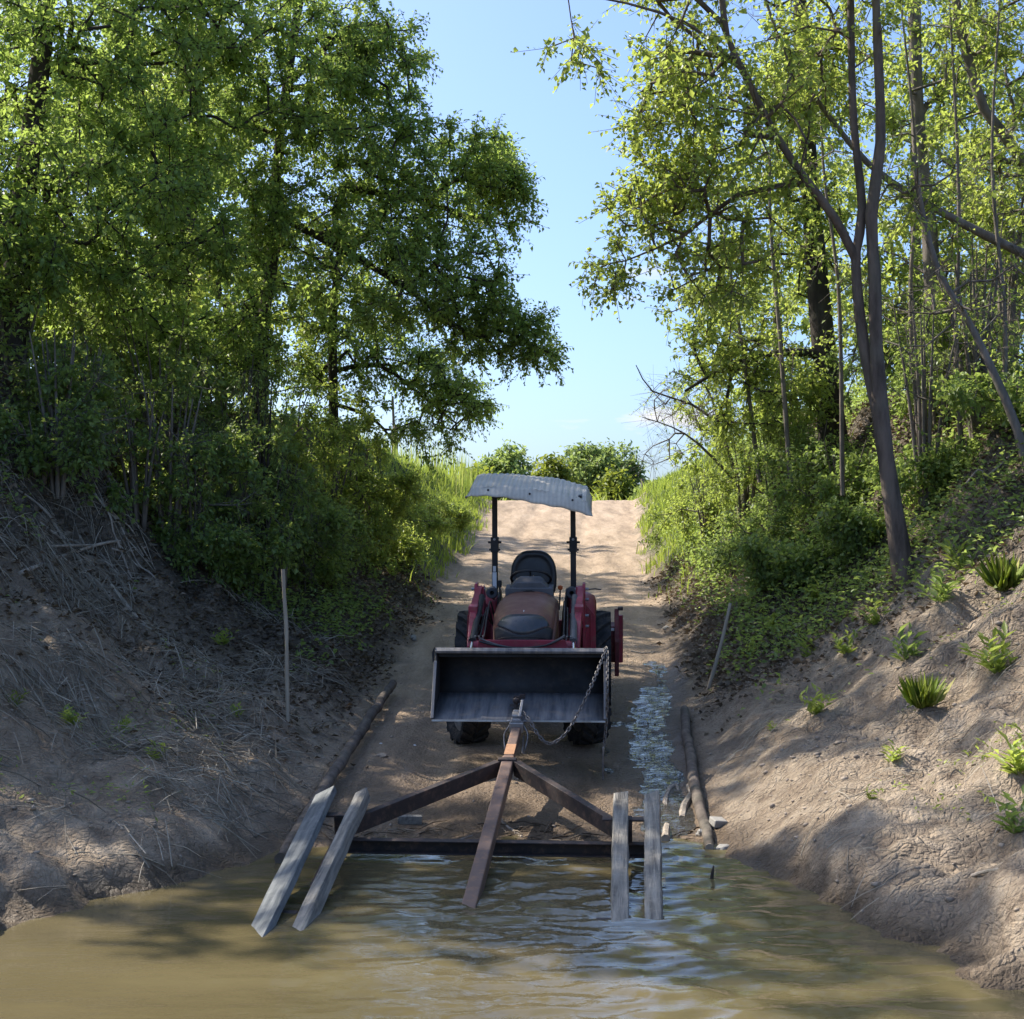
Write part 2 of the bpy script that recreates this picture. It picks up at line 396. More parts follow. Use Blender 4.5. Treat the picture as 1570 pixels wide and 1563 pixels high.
M['driftwood'] = mat_bark('driftwood', (.18, .15, .12), (.46, .39, .31), 14)
M['log'] = mat_bark('wet_log', (.06, .05, .042), (.19, .155, .125), 10)
M['clod'] = mat_plain('mud_clod', (.36, .295, .225), (.22, .175, .13), .95, scale=9, bump=.6, bscale=30)
M['stone'] = mat_plain('pale_stone', (.36, .34, .30), (.22, .20, .17), .85, bump=.4)

# ------------------------------------------------------------------ ground sheet, split into road, banks and far field
def graded(segs):
    out = [np.array([segs[0][0]])]
    for a, b, st0, st1 in segs:
        n = max(1, int(round((b - a) / ((st0 + st1) / 2))))
        t = np.linspace(0, 1, n + 1)[1:]
        r = st1 / st0
        q = t if abs(r - 1) < 1e-3 else (np.power(r, t) - 1) / (r - 1)
        out.append(a + (b - a) * q)
    return np.concatenate(out)
gx = graded([(-420, -60, 60, 14), (-60, -14, 10, 1.0), (-14, -5, .6, .06), (-5, 5, .044, .044), (5, 14, .06, .6), (14, 60, 1.0, 10), (60, 420, 14, 60)])
gy = graded([(-60, 3, 8, .5), (3, 5.8, .2, .05), (5.8, 16, .040, .050), (16, 30, .05, .14), (30, 48, .14, .5), (48, 110, .6, 6), (110, 700, 8, 80)])
GX, GY = np.meshgrid(gx, gy)
gc = r_center(GY); gs = GX - gc; gu = np.abs(gs) - r_half(GY)
GZ = terrain(GX, GY)
nz = fbm(GX * .8, GY * .8, 71, 4); nf = fbm(GX * 3, GY * 3, 77, 3)
a_road = sstep(.22, -.12, gu + .22 * nf * sstep(12, 15, GY)) * sstep(8.2, 9.6, GY)
a_hum = np.clip(sstep(.25, .9, gu + .5 * nz) * sstep(12.6, 14.6, GY - np.maximum(gu, 0) * .1 + 1.2 * nz) + sstep(2.1, 3.0, gu + .5 * nz), 0, 1)
a_hum = np.maximum(a_hum, .85 * sstep(13.5, 15.0, GY) * sstep(-.15, .25, gu + .3 * nz) * sstep(30, 22, GY))
a_hum = a_hum * np.where(gs > 0, sstep(.0, .25, a_hum - .1), 1)
a_green = np.clip(sstep(18, 23, GY + 2 * nz) * sstep(.05, .5, gu + .15 * nf) + sstep(60, 75, GY), 0, 1)
gx_st = stream_x(GY)
a_wet = np.clip(sstep(.16, .02, GZ + .05 * nf) + .9 * np.exp(-((GX - gx_st) / .42) ** 2) * sstep(17, 15, GY) * (gu < .1) + .85 * sstep(13.2, 10.4, GY + .9 * nz + .5 * nf) * sstep(.1, -.1, gu), 0, 1)
a_crack = sstep(-.15, .2, nz + .12) * sstep(.35, .8, gu) * sstep(3.6, 2.4, gu) * sstep(12.5, 10.8, GY) * sstep(.05, .2, GZ)
att = {'road': a_road, 'humus': a_hum, 'green': a_green, 'wet': a_wet, 'crack': a_crack}
ny, nx = GX.shape
vid = np.arange(ny * nx).reshape(ny, nx)
quads = np.stack([vid[:-1, :-1], vid[:-1, 1:], vid[1:, 1:], vid[1:, :-1]], -1).reshape(-1, 4)
fcx = (GX[:-1, :-1] + GX[1:, 1:]).ravel() / 2; fcy = (GY[:-1, :-1] + GY[1:, 1:]).ravel() / 2
fs = fcx - r_center(fcy); fu = np.abs(fs) - r_half(fcy)
cls = np.full(len(quads), 3)
near = (np.abs(fcx) < 16) & (fcy < 48) & (fcy > 3)
cls[near & (fs < 0)] = 1; cls[near & (fs >= 0)] = 2
cls[(fu < 0.0) & (fcy > 8.6) & (fcy < 60)] = 0
cls[(fcy <= 8.6) & (fu < 0) & near] = 4
allco = np.stack([GX.ravel(), GY.ravel(), GZ.ravel()], -1)
for k, nm in ((0, 'dirt_road'), (1, 'river_bank_left'), (2, 'river_bank_right'), (3, 'ground'), (4, 'river_bed')):
    q = quads[cls == k]; used, inv = np.unique(q, return_inverse=True)
    o = mesh_np(nm, allco[used], inv.reshape(-1, 4), M['ground'], attrs={n: a.ravel()[used] for n, a in att.items()}, smooth=True)
    tag(o, kind='structure')

# river
wx = graded([(-300, -12, 60, 2), (-12, -3.6, 1, .04), (-3.6, 3.4, .032, .032), (3.4, 12, .04, 1), (12, 300, 2, 60)])
wy = graded([(-55, 2, 8, .4), (2, 5.3, .2, .03), (5.3, 10.2, .025, .025)])
WX, WY = np.meshgrid(wx, wy)
amp = .34 + 1.25 * np.exp(-((WX - .55 - .1 * (8 - WY)) / 1.15) ** 2)
amp = amp * (.55 + .45 * sstep(-.35, .35, fbm(WX * .7, WY * .9, 91, 2)))
wob = .25 * fbm(WX * .9, WY * .9, 95, 2)
WZ = amp * (.0065 * noise(WX * 3.2 + wob, WY * 6.5 + wob * 3, 101) + .0062 * noise(WX * 6.5 + 3 + wob, WY * 12 + wob * 2, 102) + .0030 * noise(WX * 12, WY * 20, 103))
WZ = WZ + .003 * np.sin(WY * 9 + 2.4 * fbm(WX * .8, WY * .5, 97, 2) * 3) * sstep(2, 5, WY) * .5
WZ = WZ * sstep(14, 4, np.abs(WX)) * sstep(-4, 4, WY)
wyn, wxn = WX.shape; wid = np.arange(wyn * wxn).reshape(wyn, wxn)
wq = np.stack([wid[:-1, :-1], wid[:-1, 1:], wid[1:, 1:], wid[1:, :-1]], -1).reshape(-1, 4)
tag(mesh_np('river_water', np.stack([WX.ravel(), WY.ravel(), WZ.ravel()], -1), wq, M['river'], smooth=True), 'muddy brown river water rippling at the foot of the ramp', 'river', kind='structure')

# trickle of water down the right side of the ramp
sy = np.arange(9.1, 16.4, .03); tt = np.linspace(-1, 1, 31)
SY, ST = np.meshgrid(sy, tt, indexing='ij')
sw = 0.36 + .05 * noise(SY * .9, np.sign(ST) * 3 + 0 * SY, 111)
SX = stream_x(SY) + ST * sw
base = ramp_z(SY) - .026
SZ = base + .006 * noise(SX * 7, SY * 6, 115) + .004 * noise(SX * 16, SY * 13, 116)
syn, stn = SX.shape; sid = np.arange(syn * stn).reshape(syn, stn)
sq = np.stack([sid[:-1, :-1], sid[:-1, 1:], sid[1:, 1:], sid[1:, :-1]], -1).reshape(-1, 4)
tag(mesh_np('stream_water', np.stack([SX.ravel(), SY.ravel(), SZ.ravel()], -1), sq, M['stream'], smooth=True), 'thin glittering trickle of water down the side of the dirt ramp', 'stream', kind='structure')

# ------------------------------------------------------------------ plants
def unit(a): return a / np.maximum(np.linalg.norm(a, axis=-1, keepdims=True), 1e-9)

def frustums(p0, p1, r0, r1, n=4):
    """tapered tubes for many edges at once -> co, quads"""
    d = unit(p1 - p0); ref = np.where(np.abs(d[:, 2:3]) < .9, np.array([[0, 0, 1.0]]), np.array([[1.0, 0, 0]]))
    x = unit(np.cross(ref, d)); y = np.cross(d, x)
    t = np.arange(n) * 2 * np.pi / n
    ring = x[:, None] * np.cos(t)[None, :, None] + y[:, None] * np.sin(t)[None, :, None]
    a = p0[:, None] + ring * r0[:, None, None]; b = p1[:, None] + ring * r1[:, None, None]
    co = np.concatenate([a, b], 1).reshape(-1, 3)
    k = np.arange(n); k2 = (k + 1) % n
    q = np.stack([k, k2, n + k2, n + k], -1)
    q = (np.arange(len(p0)) * 2 * n)[:, None, None] + q[None]
    return co, q.reshape(-1, 4)

def leaf_geo(pos, d, nrm, L, W, v, fold=.25, curl=.15):
    d = unit(d); side = unit(np.cross(d, nrm)); up = np.cross(side, d)
    m = pos + d * (L * .45)[:, None]
    a = m - side * (W * .5)[:, None] + up * (W * fold)[:, None]
    b = m + side * (W * .5)[:, None] + up * (W * fold)[:, None]
    t = pos + d * L[:, None] - up * (L * curl)[:, None]
    co = np.stack([pos, b, t, a], 1).reshape(-1, 3)
    i = np.arange(len(pos)) * 4
    f = np.concatenate([np.stack([i, i + 1, i + 2], -1), np.stack([i, i + 2, i + 3], -1)])
    return co, f, np.repeat(v, 4)

def smooth_path(pts, step=.25):
    """Catmull-Rom through (x,y,z,r) rows"""
    p = np.array(pts, dtype=float); p = np.vstack([2 * p[0] - p[1], p, 2 * p[-1] - p[-2]])
    out = []
    for i in range(1, len(p) - 2):
        L = np.linalg.norm(p[i + 1, :3] - p[i, :3]); n = max(2, int(L / step))
        t = np.linspace(0, 1, n, endpoint=False)[:, None]
        out.append(.5 * (2 * p[i] + (p[i + 1] - p[i - 1]) * t + (2 * p[i - 1] - 5 * p[i] + 4 * p[i + 1] - p[i + 2]) * t ** 2 + (3 * p[i] - p[i - 1] - 3 * p[i + 1] + p[i + 2]) * t ** 3))
    out.append(p[-2:-1]); return np.vstack(out)

def ellipsoid_pts(rng, c, r, n, shell=2.0):
    d = unit(rng.normal(size=(n, 3))); q = rng.random(n) ** (1 / shell)
    return np.array(c) + d * q[:, None] * np.array(r)

def grow(rng, paths, targets, wob=.06, attach_from=.25, step=.28):
    """attach each target to the nearest piece of the growing skeleton"""
    pos = []; par = []; dirs = []; ok = []; trunk_n = 0
    for pth in paths:
        b = len(pos)
        for i, q in enumerate(pth):
            pos.append(q[:3]); par.append(b + i - 1 if i else -1)
            j = min(i + 1, len(pth) - 1); k = max(j - 1, 0)
            dirs.append(unit((pth[j] - pth[k])[None, :3])[0]); ok.append(i >= attach_from * len(pth))
    trunk_n = len(pos)
    cap = trunk_n + 400 + int(len(targets) * 14)
    A = np.full((cap, 3), 1e6); A[:trunk_n] = np.where(np.array(ok)[:, None], np.array(pos), 1e6)
    PA = np.zeros((cap, 3)); PA[:trunk_n] = pos; DA = np.zeros((cap, 3)); DA[:trunk_n] = dirs
    par = list(par); n = trunk_n; ends = []
    base = A[:trunk_n][np.array(ok)]
    dd = np.array([np.min(np.linalg.norm(base - t, axis=1)) for t in targets])
    for ti in np.argsort(dd):
        t = targets[ti]
        dv = t - A[:n]; dist = np.linalg.norm(dv, axis=1)
        al = np.einsum('ij,ij->i', dv, DA[:n]) / np.maximum(dist, 1e-6)
        cost = dist * (1.25 - .35 * al)
        j = int(np.argmin(cost)); p0 = PA[j]; L = np.linalg.norm(t - p0)
        m = max(1, min(13, int(round(L / step))))
        d0 = unit((DA[j] * .5 + (t - p0) / max(L, 1e-6) + np.array([0, 0, .25]))[None])[0]
        c1 = p0 + d0 * L * .45
        prev = j; last = p0
        for q in range(1, m + 1):
            s = q / m
            pt = (1 - s) ** 2 * p0 + 2 * s * (1 - s) * c1 + s * s * t
            if q < m: pt = pt + rng.normal(size=3) * wob * min(L, 1.5) * .5
            if n >= cap: break
            PA[n] = pt; A[n] = pt; DA[n] = unit((pt - last)[None])[0]; par.append(prev); prev = n; last = pt; n += 1
        ends.append(prev)
    par = np.array(par)
    cnt = np.zeros(n)
    for e in ends: cnt[e] += 1
    for i in range(n - 1, trunk_n - 1, -1): cnt[par[i]] += cnt[i]
    return PA[:n], par, DA[:n], cnt, np.array(ends), trunk_n

def plant(name, label, cat, group, paths, lobes, leaf, mat_l, mat_w, seed, rtip=.006, rpow=.42, twigs=6, per=9, LL=(.055, .09), WR=.62,
          twig_len=(.14, .38), droop=.15, base_col=.5, shell=2.0, wob=.06, attach=.25, sides=8, bare=0.0, trunk_name='trunk', crown_name='crown', cluster=.35):
    """thing > trunk (with limbs and twigs), crown (leaves)"""
    rng = np.random.default_rng(seed)
    P_ = [smooth_path(p) for p in paths]
    root = empty(name, tuple(P_[0][0][:3])); off = P_[0][0][:3].copy()
    tag(root, label, cat, group)
    tg = np.concatenate([ellipsoid_pts(rng, c, r, n, shell) for c, r, n in lobes])
    PA, par, DA, cnt, ends, tn = grow(rng, P_, tg, wob, attach)
    mb = MB()
    for p in P_:
        q = p.copy(); 
        w = 1 + .10 * noise(np.arange(len(q)) * .7, np.full(len(q), seed * 1.3), seed)
        mb.tube(q[:, :3] - off, list(np.maximum(q[:, 3] * w, .004)), sides)
    co_t = np.array(mb.v); 
    ed = np.arange(tn, len(PA)); r = rtip * np.power(np.maximum(cnt, 1), rpow)
    # never thicker than the trunk it leaves
    tr = np.concatenate([p[:, 3] for p in P_]); rmax = np.full(len(PA), 1e3); rmax[:tn] = tr
    for i in ed: rmax[i] = min(rmax[par[i]], r[i]); 
    r0 = np.minimum(rmax[par[ed]], rmax[ed] * 1.35); r1 = rmax[ed]
    co_e, q_e = frustums(PA[par[ed]] - off, PA[ed] - off, r0, r1, 4)
    # twigs at every end and some along thin branches
    thin = ed[(cnt[ed] <= 3)]
    src = np.concatenate([np.repeat(ends, twigs), rng.choice(thin, size=int(len(ends) * twigs * .6))])
    nt_ = len(src)
    p0 = PA[src]; cen = tg.mean(0)
    d = unit(DA[src] * .7 + unit(rng.normal(size=(nt_, 3))) * 1.0 + np.array([0, 0, .12]))
    L = rng.uniform(*twig_len, nt_)
    p1 = p0 + d * L[:, None] - np.array([0, 0, 1.0]) * (droop * L)[:, None]
    co_w, q_w = frustums(p0 - off, p1 - off, np.full(nt_, rtip * .55), np.full(nt_, rtip * .3), 3)
    tri4 = np.concatenate([q_e, q_w + len(co_e)])
    allc = np.concatenate([co_e, co_w])
    wood = MBnp(mb, allc, tri4, trunk_name, mat_w, root)
    # leaves
    keep = rng.random(nt_) >= bare
    p0, p1, d = p0[keep], p1[keep], unit(p1 - p0)[keep]; nt_ = len(p0)
    s = (np.arange(per) + .7) / per
    pos = (p0[:, None] + (p1 - p0)[:, None] * s[None, :, None]).reshape(-1, 3)
    dd = np.repeat(d, per, 0); n = len(pos)
    sd = unit(np.cross(dd, unit(rng.normal(size=(n, 3)))))
    ld = unit(dd * .5 + sd * .9 + rng.normal(size=(n, 3)) * .25 - np.array([0, 0, droop * 1.5]))
    nr = unit(np.array([0, 0, 1.0]) + rng.normal(size=(n, 3)) * .55)
    LLn = rng.uniform(*LL, n) * rng.uniform(.62, 1.12, n) * (.88 if LL[1] < .13 else 1); W = LLn * WR * rng.uniform(.8, 1.2, n)
    vclus = np.repeat(rng.normal(0, .16, nt_), per)
    v = np.clip(base_col + vclus + rng.normal(0, .20, n) + .18 * fbm(pos[:, 0] * .8 + seed, pos[:, 2] * .8, seed, 2), 0, 1)
    co, f, vv = leaf_geo(pos - off + sd * .01, ld, nr, LLn, W, v)
    mesh_np(crown_name, co, f, mat_l, root, {'v': vv})
    return root

def MBnp(mb, co, quads, name, mat, parent):
    """a tube trunk plus numpy quads in one mesh"""
    v = np.array(mb.v, dtype=float).reshape(-1, 3); b = len(v)
    fl = [f for f in mb.f if len(f) == 4]
    q = np.array(fl, dtype=int).reshape(-1, 4) if fl else np.zeros((0, 4), int)
    return mesh_np(name, np.vstack([v, co]), np.vstack([q, quads + b]), mat, parent, smooth=True)

def px_path(rows): 
    """rows (px, py, depth, radius) -> points"""
    return [tuple(P(a, b, D)) + (r,) for a, b, D, r in rows]
def lobe(px, py, D, rx, ry, depth, n):
    return (P(px, py, D), (rx * D / FPX, depth, ry * D / FPX), n)
def base_at(x, y, dz=-.1): return (x, y, tz(x, y) + dz)

# ---- big trees on the left bank
b0 = base_at(-4.9, 14.6)
plant('broadleaf_tree', 'tall dense broadleaf tree at the top of the shaded mud bank, nearest on the left', 'tree', 'trees on the left bank',
      [[b0 + (.17,), (-4.85, 14.7, 5.0, .13), (-4.7, 14.9, 7.0, .10), (-4.6, 15.0, 9.2, .05)]],
      [lobe(110, 110, 15, 230, 170, 1.5, 130), lobe(40, 360, 14.4, 190, 150, 1.3, 100), lobe(230, 320, 15, 170, 140, 1.3, 90), lobe(140, -150, 15.3, 280, 150, 1.6, 90), lobe(330, 70, 15.8, 190, 170, 1.3, 90), ((-4.9, 14.7, 9.9), (1.9, 1.5, 1.3), 70)],
      None, M['leafA'], M['bark_dark'], 11, twigs=7, per=9, LL=(.055, .095))
b0 = base_at(-3.3, 17.2)
plant('broadleaf_tree', 'spreading tree whose long leafy boughs reach out over the dirt road from the left', 'tree', 'trees on the left bank',
      [px_path([(400, 640, 17.2, .09), (403, 500, 17.2, .075), (418, 400, 17.3, .068), (425, 250, 17.3, .06), (450, 60, 17.2, .05), (480, -120, 17, .045)]),
       px_path([(423, 330, 17.3, .05), (520, 380, 17.3, .045), (620, 440, 17.4, .035), (700, 500, 17.4, .022)]),
       px_path([(440, 130, 17.2, .05), (540, 40, 17.3, .04), (600, 45, 17.5, .02)])],
      [lobe(470, 190, 17, 190, 170, 1.4, 130), lobe(610, 290, 17.5, 170, 120, 1.2, 110), lobe(730, 270, 17.8, 85, 75, .8, 50), lobe(620, 420, 17, 170, 80, 1.2, 95), lobe(735, 490, 17.3, 70, 55, .7, 42), lobe(810, 530, 17.3, 52, 42, .5, 22),
       lobe(560, 80, 17, 100, 70, 1.2, 60), lobe(450, -140, 17, 250, 140, 1.5, 80), lobe(780, 300, 17.8, 40, 60, .5, 14), lobe(415, 330, 16.6, 55, 110, .5, 34), lobe(395, 500, 16.5, 50, 90, .5, 26)],
      None, M['leafA'], M['bark_dark'], 12, twigs=8, per=9, LL=(.05, .085), attach=.2)
plant('slender_tree', 'slender tree with drooping open twigs beside the road behind the leafy boughs', 'tree', 'trees on the left bank',
      [px_path([(512, 690, 20.5, .07), (511, 600, 20.5, .06), (510, 520, 20.5, .055), (516, 420, 20.6, .045), (530, 330, 20.6, .03)]),
       px_path([(511, 570, 20.5, .035), (580, 560, 20.4, .028), (650, 610, 20.4, .02), (700, 650, 20.4, .012)]),
       px_path([(512, 620, 20.5, .03), (570, 640, 20.4, .022), (605, 680, 20.4, .012)])],
      [lobe(690, 610, 20.4, 60, 45, .7, 50), lobe(640, 560, 20.5, 90, 40, .8, 45), lobe(560, 520, 20.6, 90, 70, .9, 50), lobe(650, 665, 20.3, 70, 35, .6, 18), lobe(480, 560, 20.8, 90, 80, .9, 50)],
      None, M['leafA'], M['bark_dark'], 13, twigs=6, per=8, LL=(.05, .08), droop=.45)
b0 = base_at(-4.6, 20.5)
plant('broadleaf_tree', 'leafy tree lit yellow green from behind, deep inside the left thicket', 'tree', 'trees on the left bank',
      [[b0 + (.14,), (-4.5, 20.6, 6, .11), (-4.3, 20.6, 9.5, .05)]],
      [lobe(330, 470, 20, 170, 120, 1.5, 80), lobe(250, 180, 21, 200, 150, 1.5, 70), lobe(500, 430, 20.5, 120, 100, 1.2, 60), lobe(420, -50, 21, 200, 120, 1.5, 50), lobe(130, 480, 20.5, 150, 120, 1.5, 60)],
      None, M['leafB'], M['bark_dark'], 14, twigs=7, per=8, LL=(.065, .10), base_col=.6)
b0 = base_at(-6.6, 17.8)
plant('broadleaf_tree', 'dense dark tree standing back behind the nearest bank tree', 'tree', 'trees on the left bank',
      [[b0 + (.16,), (-6.5, 17.9, 6, .12), (-6.2, 18, 10, .05)]],
      [lobe(60, 220, 18, 200, 180, 1.6, 90), lobe(-120, 420, 17.5, 170, 170, 1.6, 70), lobe(70, -100, 18, 220, 140, 1.5, 60), lobe(90, 480, 17.3, 170, 100, 1.2, 70), lobe(250, 530, 17.2, 130, 80, 1.0, 50)],
      None, M['leafA'], M['bark_dark'], 15, twigs=7, per=8, LL=(.06, .10), base_col=.5)
for i, (x, y, h, sd) in enumerate(((-7.9, 12.4, 11.6, 21), (-9.5, 15.2, 10.0, 22), (-8.6, 20.5, 10.5, 23), (-6.2, 25.8, 11.0, 24), (-7.6, 31.5, 11.5, 25))):
    b0 = base_at(x, y)
    plant('broadleaf_tree', ['bushy tree hanging over the mud bank just past the edge of the view', 'full crowned tree in the wood above the left bank', 'tall tree at the back of the wood on the left', 'tree behind the left thicket shading the upper road', 'farthest tree of the left wood beside the upper road'][i], 'tree', 'trees on the left bank',
          [[b0 + (.16,), (x + .1, y, 5.5, .12), (x + .2, y + .1, h - .8, .05)]],
          [((-7.7, 12.5, 5.0), (2.4, 1.8, 2.2), 150), ((-7.7, 12.4, 8.2), (2.2, 1.7, 2.0), 130), ((-7.7, 12.4, 10.8), (1.8, 1.5, 1.4), 80)] if i == 0 else
          [((x + .3, y, h * .60), (2.5, 1.9, 2.5), 190), ((x + .2, y, h * .88), (1.8, 1.6, 1.6), 90)],
          None, M['leafA'], M['bark_dark'], sd, twigs=5, per=8, LL=(.11, .15))

# ---- trees on the right bank
TB = hit(1384, 886)
D0 = TB[1]
plant('forked_tree', 'leaning tree with a forked brown trunk rising from the right mud bank', 'tree', 'trees on the right bank',
      [px_path([(1396, 945, D0, .15), (1388, 892, D0, .108), (1376, 820, D0, .09), (1358, 700, D0, .078), (1350, 630, D0, .072), (1343, 520, D0, .062), (1341, 420, D0, .056), (1336, 330, D0, .052), (1350, 220, D0, .046), (1347, 100, D0, .042), (1342, -30, D0, .037), (1340, -200, D0, .03)]),
       px_path([(1352, 660, D0 + .05, .058), (1326, 540, D0 + .1, .05), (1314, 440, D0 + .1, .046), (1313, 385, D0 + .1, .044), (1322, 320, D0 + .1, .04), (1309, 190, D0 + .1, .036), (1305, 60, D0 + .1, .032), (1303, -120, D0 + .1, .028)]),
       px_path([(1313, 400, D0 + .1, .04), (1280, 335, D0, .038), (1225, 262, D0 - .1, .035), (1180, 190, D0 - .1, .032), (1140, 110, D0 - .2, .029), (1115, 55, D0 - .2, .026), (1105, -20, D0 - .3, .028), (1090, -160, D0 - .3, .018)]),
       px_path([(1240, 280, D0, .028), (1130, 300, D0 + .4, .022), (1050, 360, D0 + .6, .016), (960, 400, D0 + .8, .008)]),
       px_path([(1140, 110, D0 - .2, .022), (1060, 40, D0 - .2, .016), (960, 5, D0 - .2, .011), (870, -10, D0, .006)])],
      [lobe(1050, 100, D0 + .2, 70, 90, .9, 55), lobe(1030, 290, D0 + .6, 75, 70, .9, 55), lobe(975, 345, D0 + .8, 60, 50, .6, 26), lobe(1150, 190, D0 + .2, 110, 130, 1.1, 70), lobe(1120, 400, D0 + 1, 110, 75, 1.0, 50), lobe(1050, -70, D0, 150, 90, 1.1, 45),
       lobe(1250, 70, D0 + .5, 110, 120, 1.1, 50), lobe(930, 425, D0 + .9, 45, 25, .4, 10), lobe(900, 60, D0, 70, 50, .5, 7), lobe(985, 180, D0 + .4, 40, 70, .5, 14), lobe(1350, -60, D0 + .3, 150, 100, 1.2, 50)],
      None, M['leafB'], M['bark'], 31, twigs=4, per=7, LL=(.055, .085), WR=.72, attach=.35, wob=.08, base_col=.55)
plant('ivy_clad_tree', 'thick dark trunked tree behind the forked one, clad in vines', 'tree', 'trees on the right bank',
      [px_path([(1282, 720, 18.5, .19), (1270, 600, 18.5, .16), (1255, 450, 18.5, .135), (1243, 300, 18.6, .115), (1232, 130, 18.6, .10), (1225, -40, 18.7, .08), (1222, -220, 18.7, .06)]),
       px_path([(1262, 545, 18.5, .06), (1200, 540, 18.3, .045), (1120, 560, 18.3, .03), (1050, 600, 18.3, .015)])],
      [lobe(1130, 540, 18.2, 90, 60, 1.0, 42), lobe(1180, 620, 18.2, 100, 60, 1.0, 48), lobe(1235, 330, 18.5, 90, 140, 1.0, 60), lobe(1110, 300, 19.3, 90, 130, 1.2, 42), lobe(1250, -80, 18.7, 170, 110, 1.4, 60), lobe(1225, 130, 18.4, 50, 130, .6, 45), lobe(1080, 470, 18.8, 60, 50, .8, 22)],
      None, M['leafB'], M['bark_dark'], 32, twigs=5, per=8, LL=(.065, .10), attach=.3, base_col=.45)
plant('straight_tree', 'straight grey trunked tree standing behind the forked tree near the frame edge', 'tree', 'trees on the right bank',
      [px_path([(1455, 720, 17, .12), (1445, 600, 17, .11), (1432, 470, 17, .1), (1424, 340, 17, .09), (1410, 230, 17, .085), (1404, 100, 17, .08), (1401, -40, 17, .07), (1400, -240, 17, .04)])],
      [lobe(1450, 130, 17.2, 140, 150, 1.2, 70), lobe(1400, 470, 18, 110, 110, 1.2, 60), lobe(1500, 330, 17.5, 130, 130, 1.2, 70), lobe(1440, -120, 17, 200, 120, 1.4, 50)],
      None, M['leafB'], M['bark_grey'], 33, twigs=5, per=8, LL=(.065, .10), base_col=.6)
plant('leaning_tree', 'thin grey sapling leaning in from the right bank, mostly bare', 'tree', 'trees on the right bank',
      [px_path([(1590, 780, 13.2, .045), (1560, 660, 13.2, .04), (1518, 560, 13.3, .036), (1478, 480, 13.4, .032), (1440, 420, 13.5, .028), (1415, 330, 13.6, .028), (1400, 240, 13.6, .018)])],
      [lobe(1400, 300, 13.6, 80, 70, .7, 14), lobe(1500, 430, 13.4, 90, 70, .7, 16), lobe(1430, 500, 13.6, 70, 60, .6, 12)],
      None, M['leafB'], M['bark_grey'], 34, twigs=4, per=5, LL=(.05, .07), bare=.75, wob=.12)
plant('leaning_tree', 'crooked tree leaning left out of the upper right corner', 'tree', 'trees on the right bank',
      [px_path([(1700, 600, 15.2, .085), (1640, 430, 15.1, .075), (1570, 250, 15, .062), (1510, 170, 15, .055), (1482, 80, 15, .05), (1462, -20, 15, .044), (1450, -200, 15, .035)]),
       px_path([(1640, 420, 15.1, .05), (1560, 385, 14.5, .045), (1470, 340, 14.3, .04), (1400, 300, 14.2, .036), (1330, 250, 14.2, .03), (1250, 150, 14.2, .024), (1190, 50, 14.2, .016), (1165, -40, 14.2, .01)])],
      [lobe(1530, 90, 15, 110, 130, 1.1, 60), lobe(1550, 300, 15.3, 90, 120, 1.0, 50), lobe(1560, -100, 15, 150, 100, 1.2, 40), lobe(1250, 130, 14.2, 90, 80, .7, 18), lobe(1400, 330, 14.3, 110, 60, .7, 14)],
      None, M['leafB'], M['bark_grey'], 35, twigs=5, per=7, LL=(.06, .09), bare=.1)
for i, (x, y, h, sd) in enumerate(((6.2, 22.5, 10, 41), (8.2, 18.5, 9.5, 42), (5.0, 27.5, 8.0, 43))):
    b0 = base_at(x, y)
    plant('broadleaf_tree', ['sunlit pale green tree seen between the trunks on the right', 'leafy tree far back behind the right bank at the frame edge', 'low bushy tree at the back where the right bank meets the field'][i], 'tree', 'trees on the right bank',
          [[b0 + (.13,), (x - .1, y, 5.5, .1), (x - .1, y + .1, h - .6, .04)]],
          [((x - .2, y, h * .55), (2.0, 1.5, 1.9), 110), ((x - .1, y, h * .82), (1.7, 1.4, 1.6), 70)],
          None, M['leafB'], M['bark'], sd, twigs=6, per=7, LL=(.09, .129), base_col=.65)


for i, (lab, rows) in enumerate((
        ('thin bare sapling right of the straight grey tree', [(1482, 770, 14.6, .030), (1466, 560, 14.6, .024), (1470, 300, 14.7, .018), (1456, 0, 14.7, .010)]),
        ('thin bare sapling nearest the frame edge', [(1532, 740, 14.2, .028), (1541, 500, 14.2, .022), (1521, 250, 14.3, .016), (1536, -50, 14.3, .008)]),
        ('slim pale sapling between the forked and the straight tree', [(1418, 760, 15.0, .028), (1396, 480, 15.0, .022), (1404, 250, 15.1, .016), (1381, 0, 15.1, .009)]),
        ('slim sapling left of the dark vine clad trunk', [(1212, 740, 17.0, .030), (1196, 520, 17.0, .024), (1180, 300, 17.0, .017), (1190, 60, 17.0, .010)]),
        ('leaning sapling at the left edge of the right wood', [(1165, 740, 18.0, .030), (1142, 560, 18.0, .023), (1120, 420, 18.0, .016), (1092, 300, 18.0, .008)]),
        ('thin sapling crossing behind the fork of the leaning tree', [(1292, 760, 15.6, .026), (1286, 450, 15.6, .020), (1262, 250, 15.6, .014), (1256, 0, 15.6, .008)]))):
    lb = [lobe(r[0], r[1], r[2], 70, 90, .6, 9) for r in rows[1:]]
    plant('slender_sapling', lab, 'sapling', 'saplings on the right bank', [px_path(rows)], lb, None, M['leafB'], M['bark_grey'], 350 + i, rtip=.004, twigs=4, per=5, LL=(.05, .08), bare=.5, wob=.12, twig_len=(.15, .45), sides=6, base_col=.6)

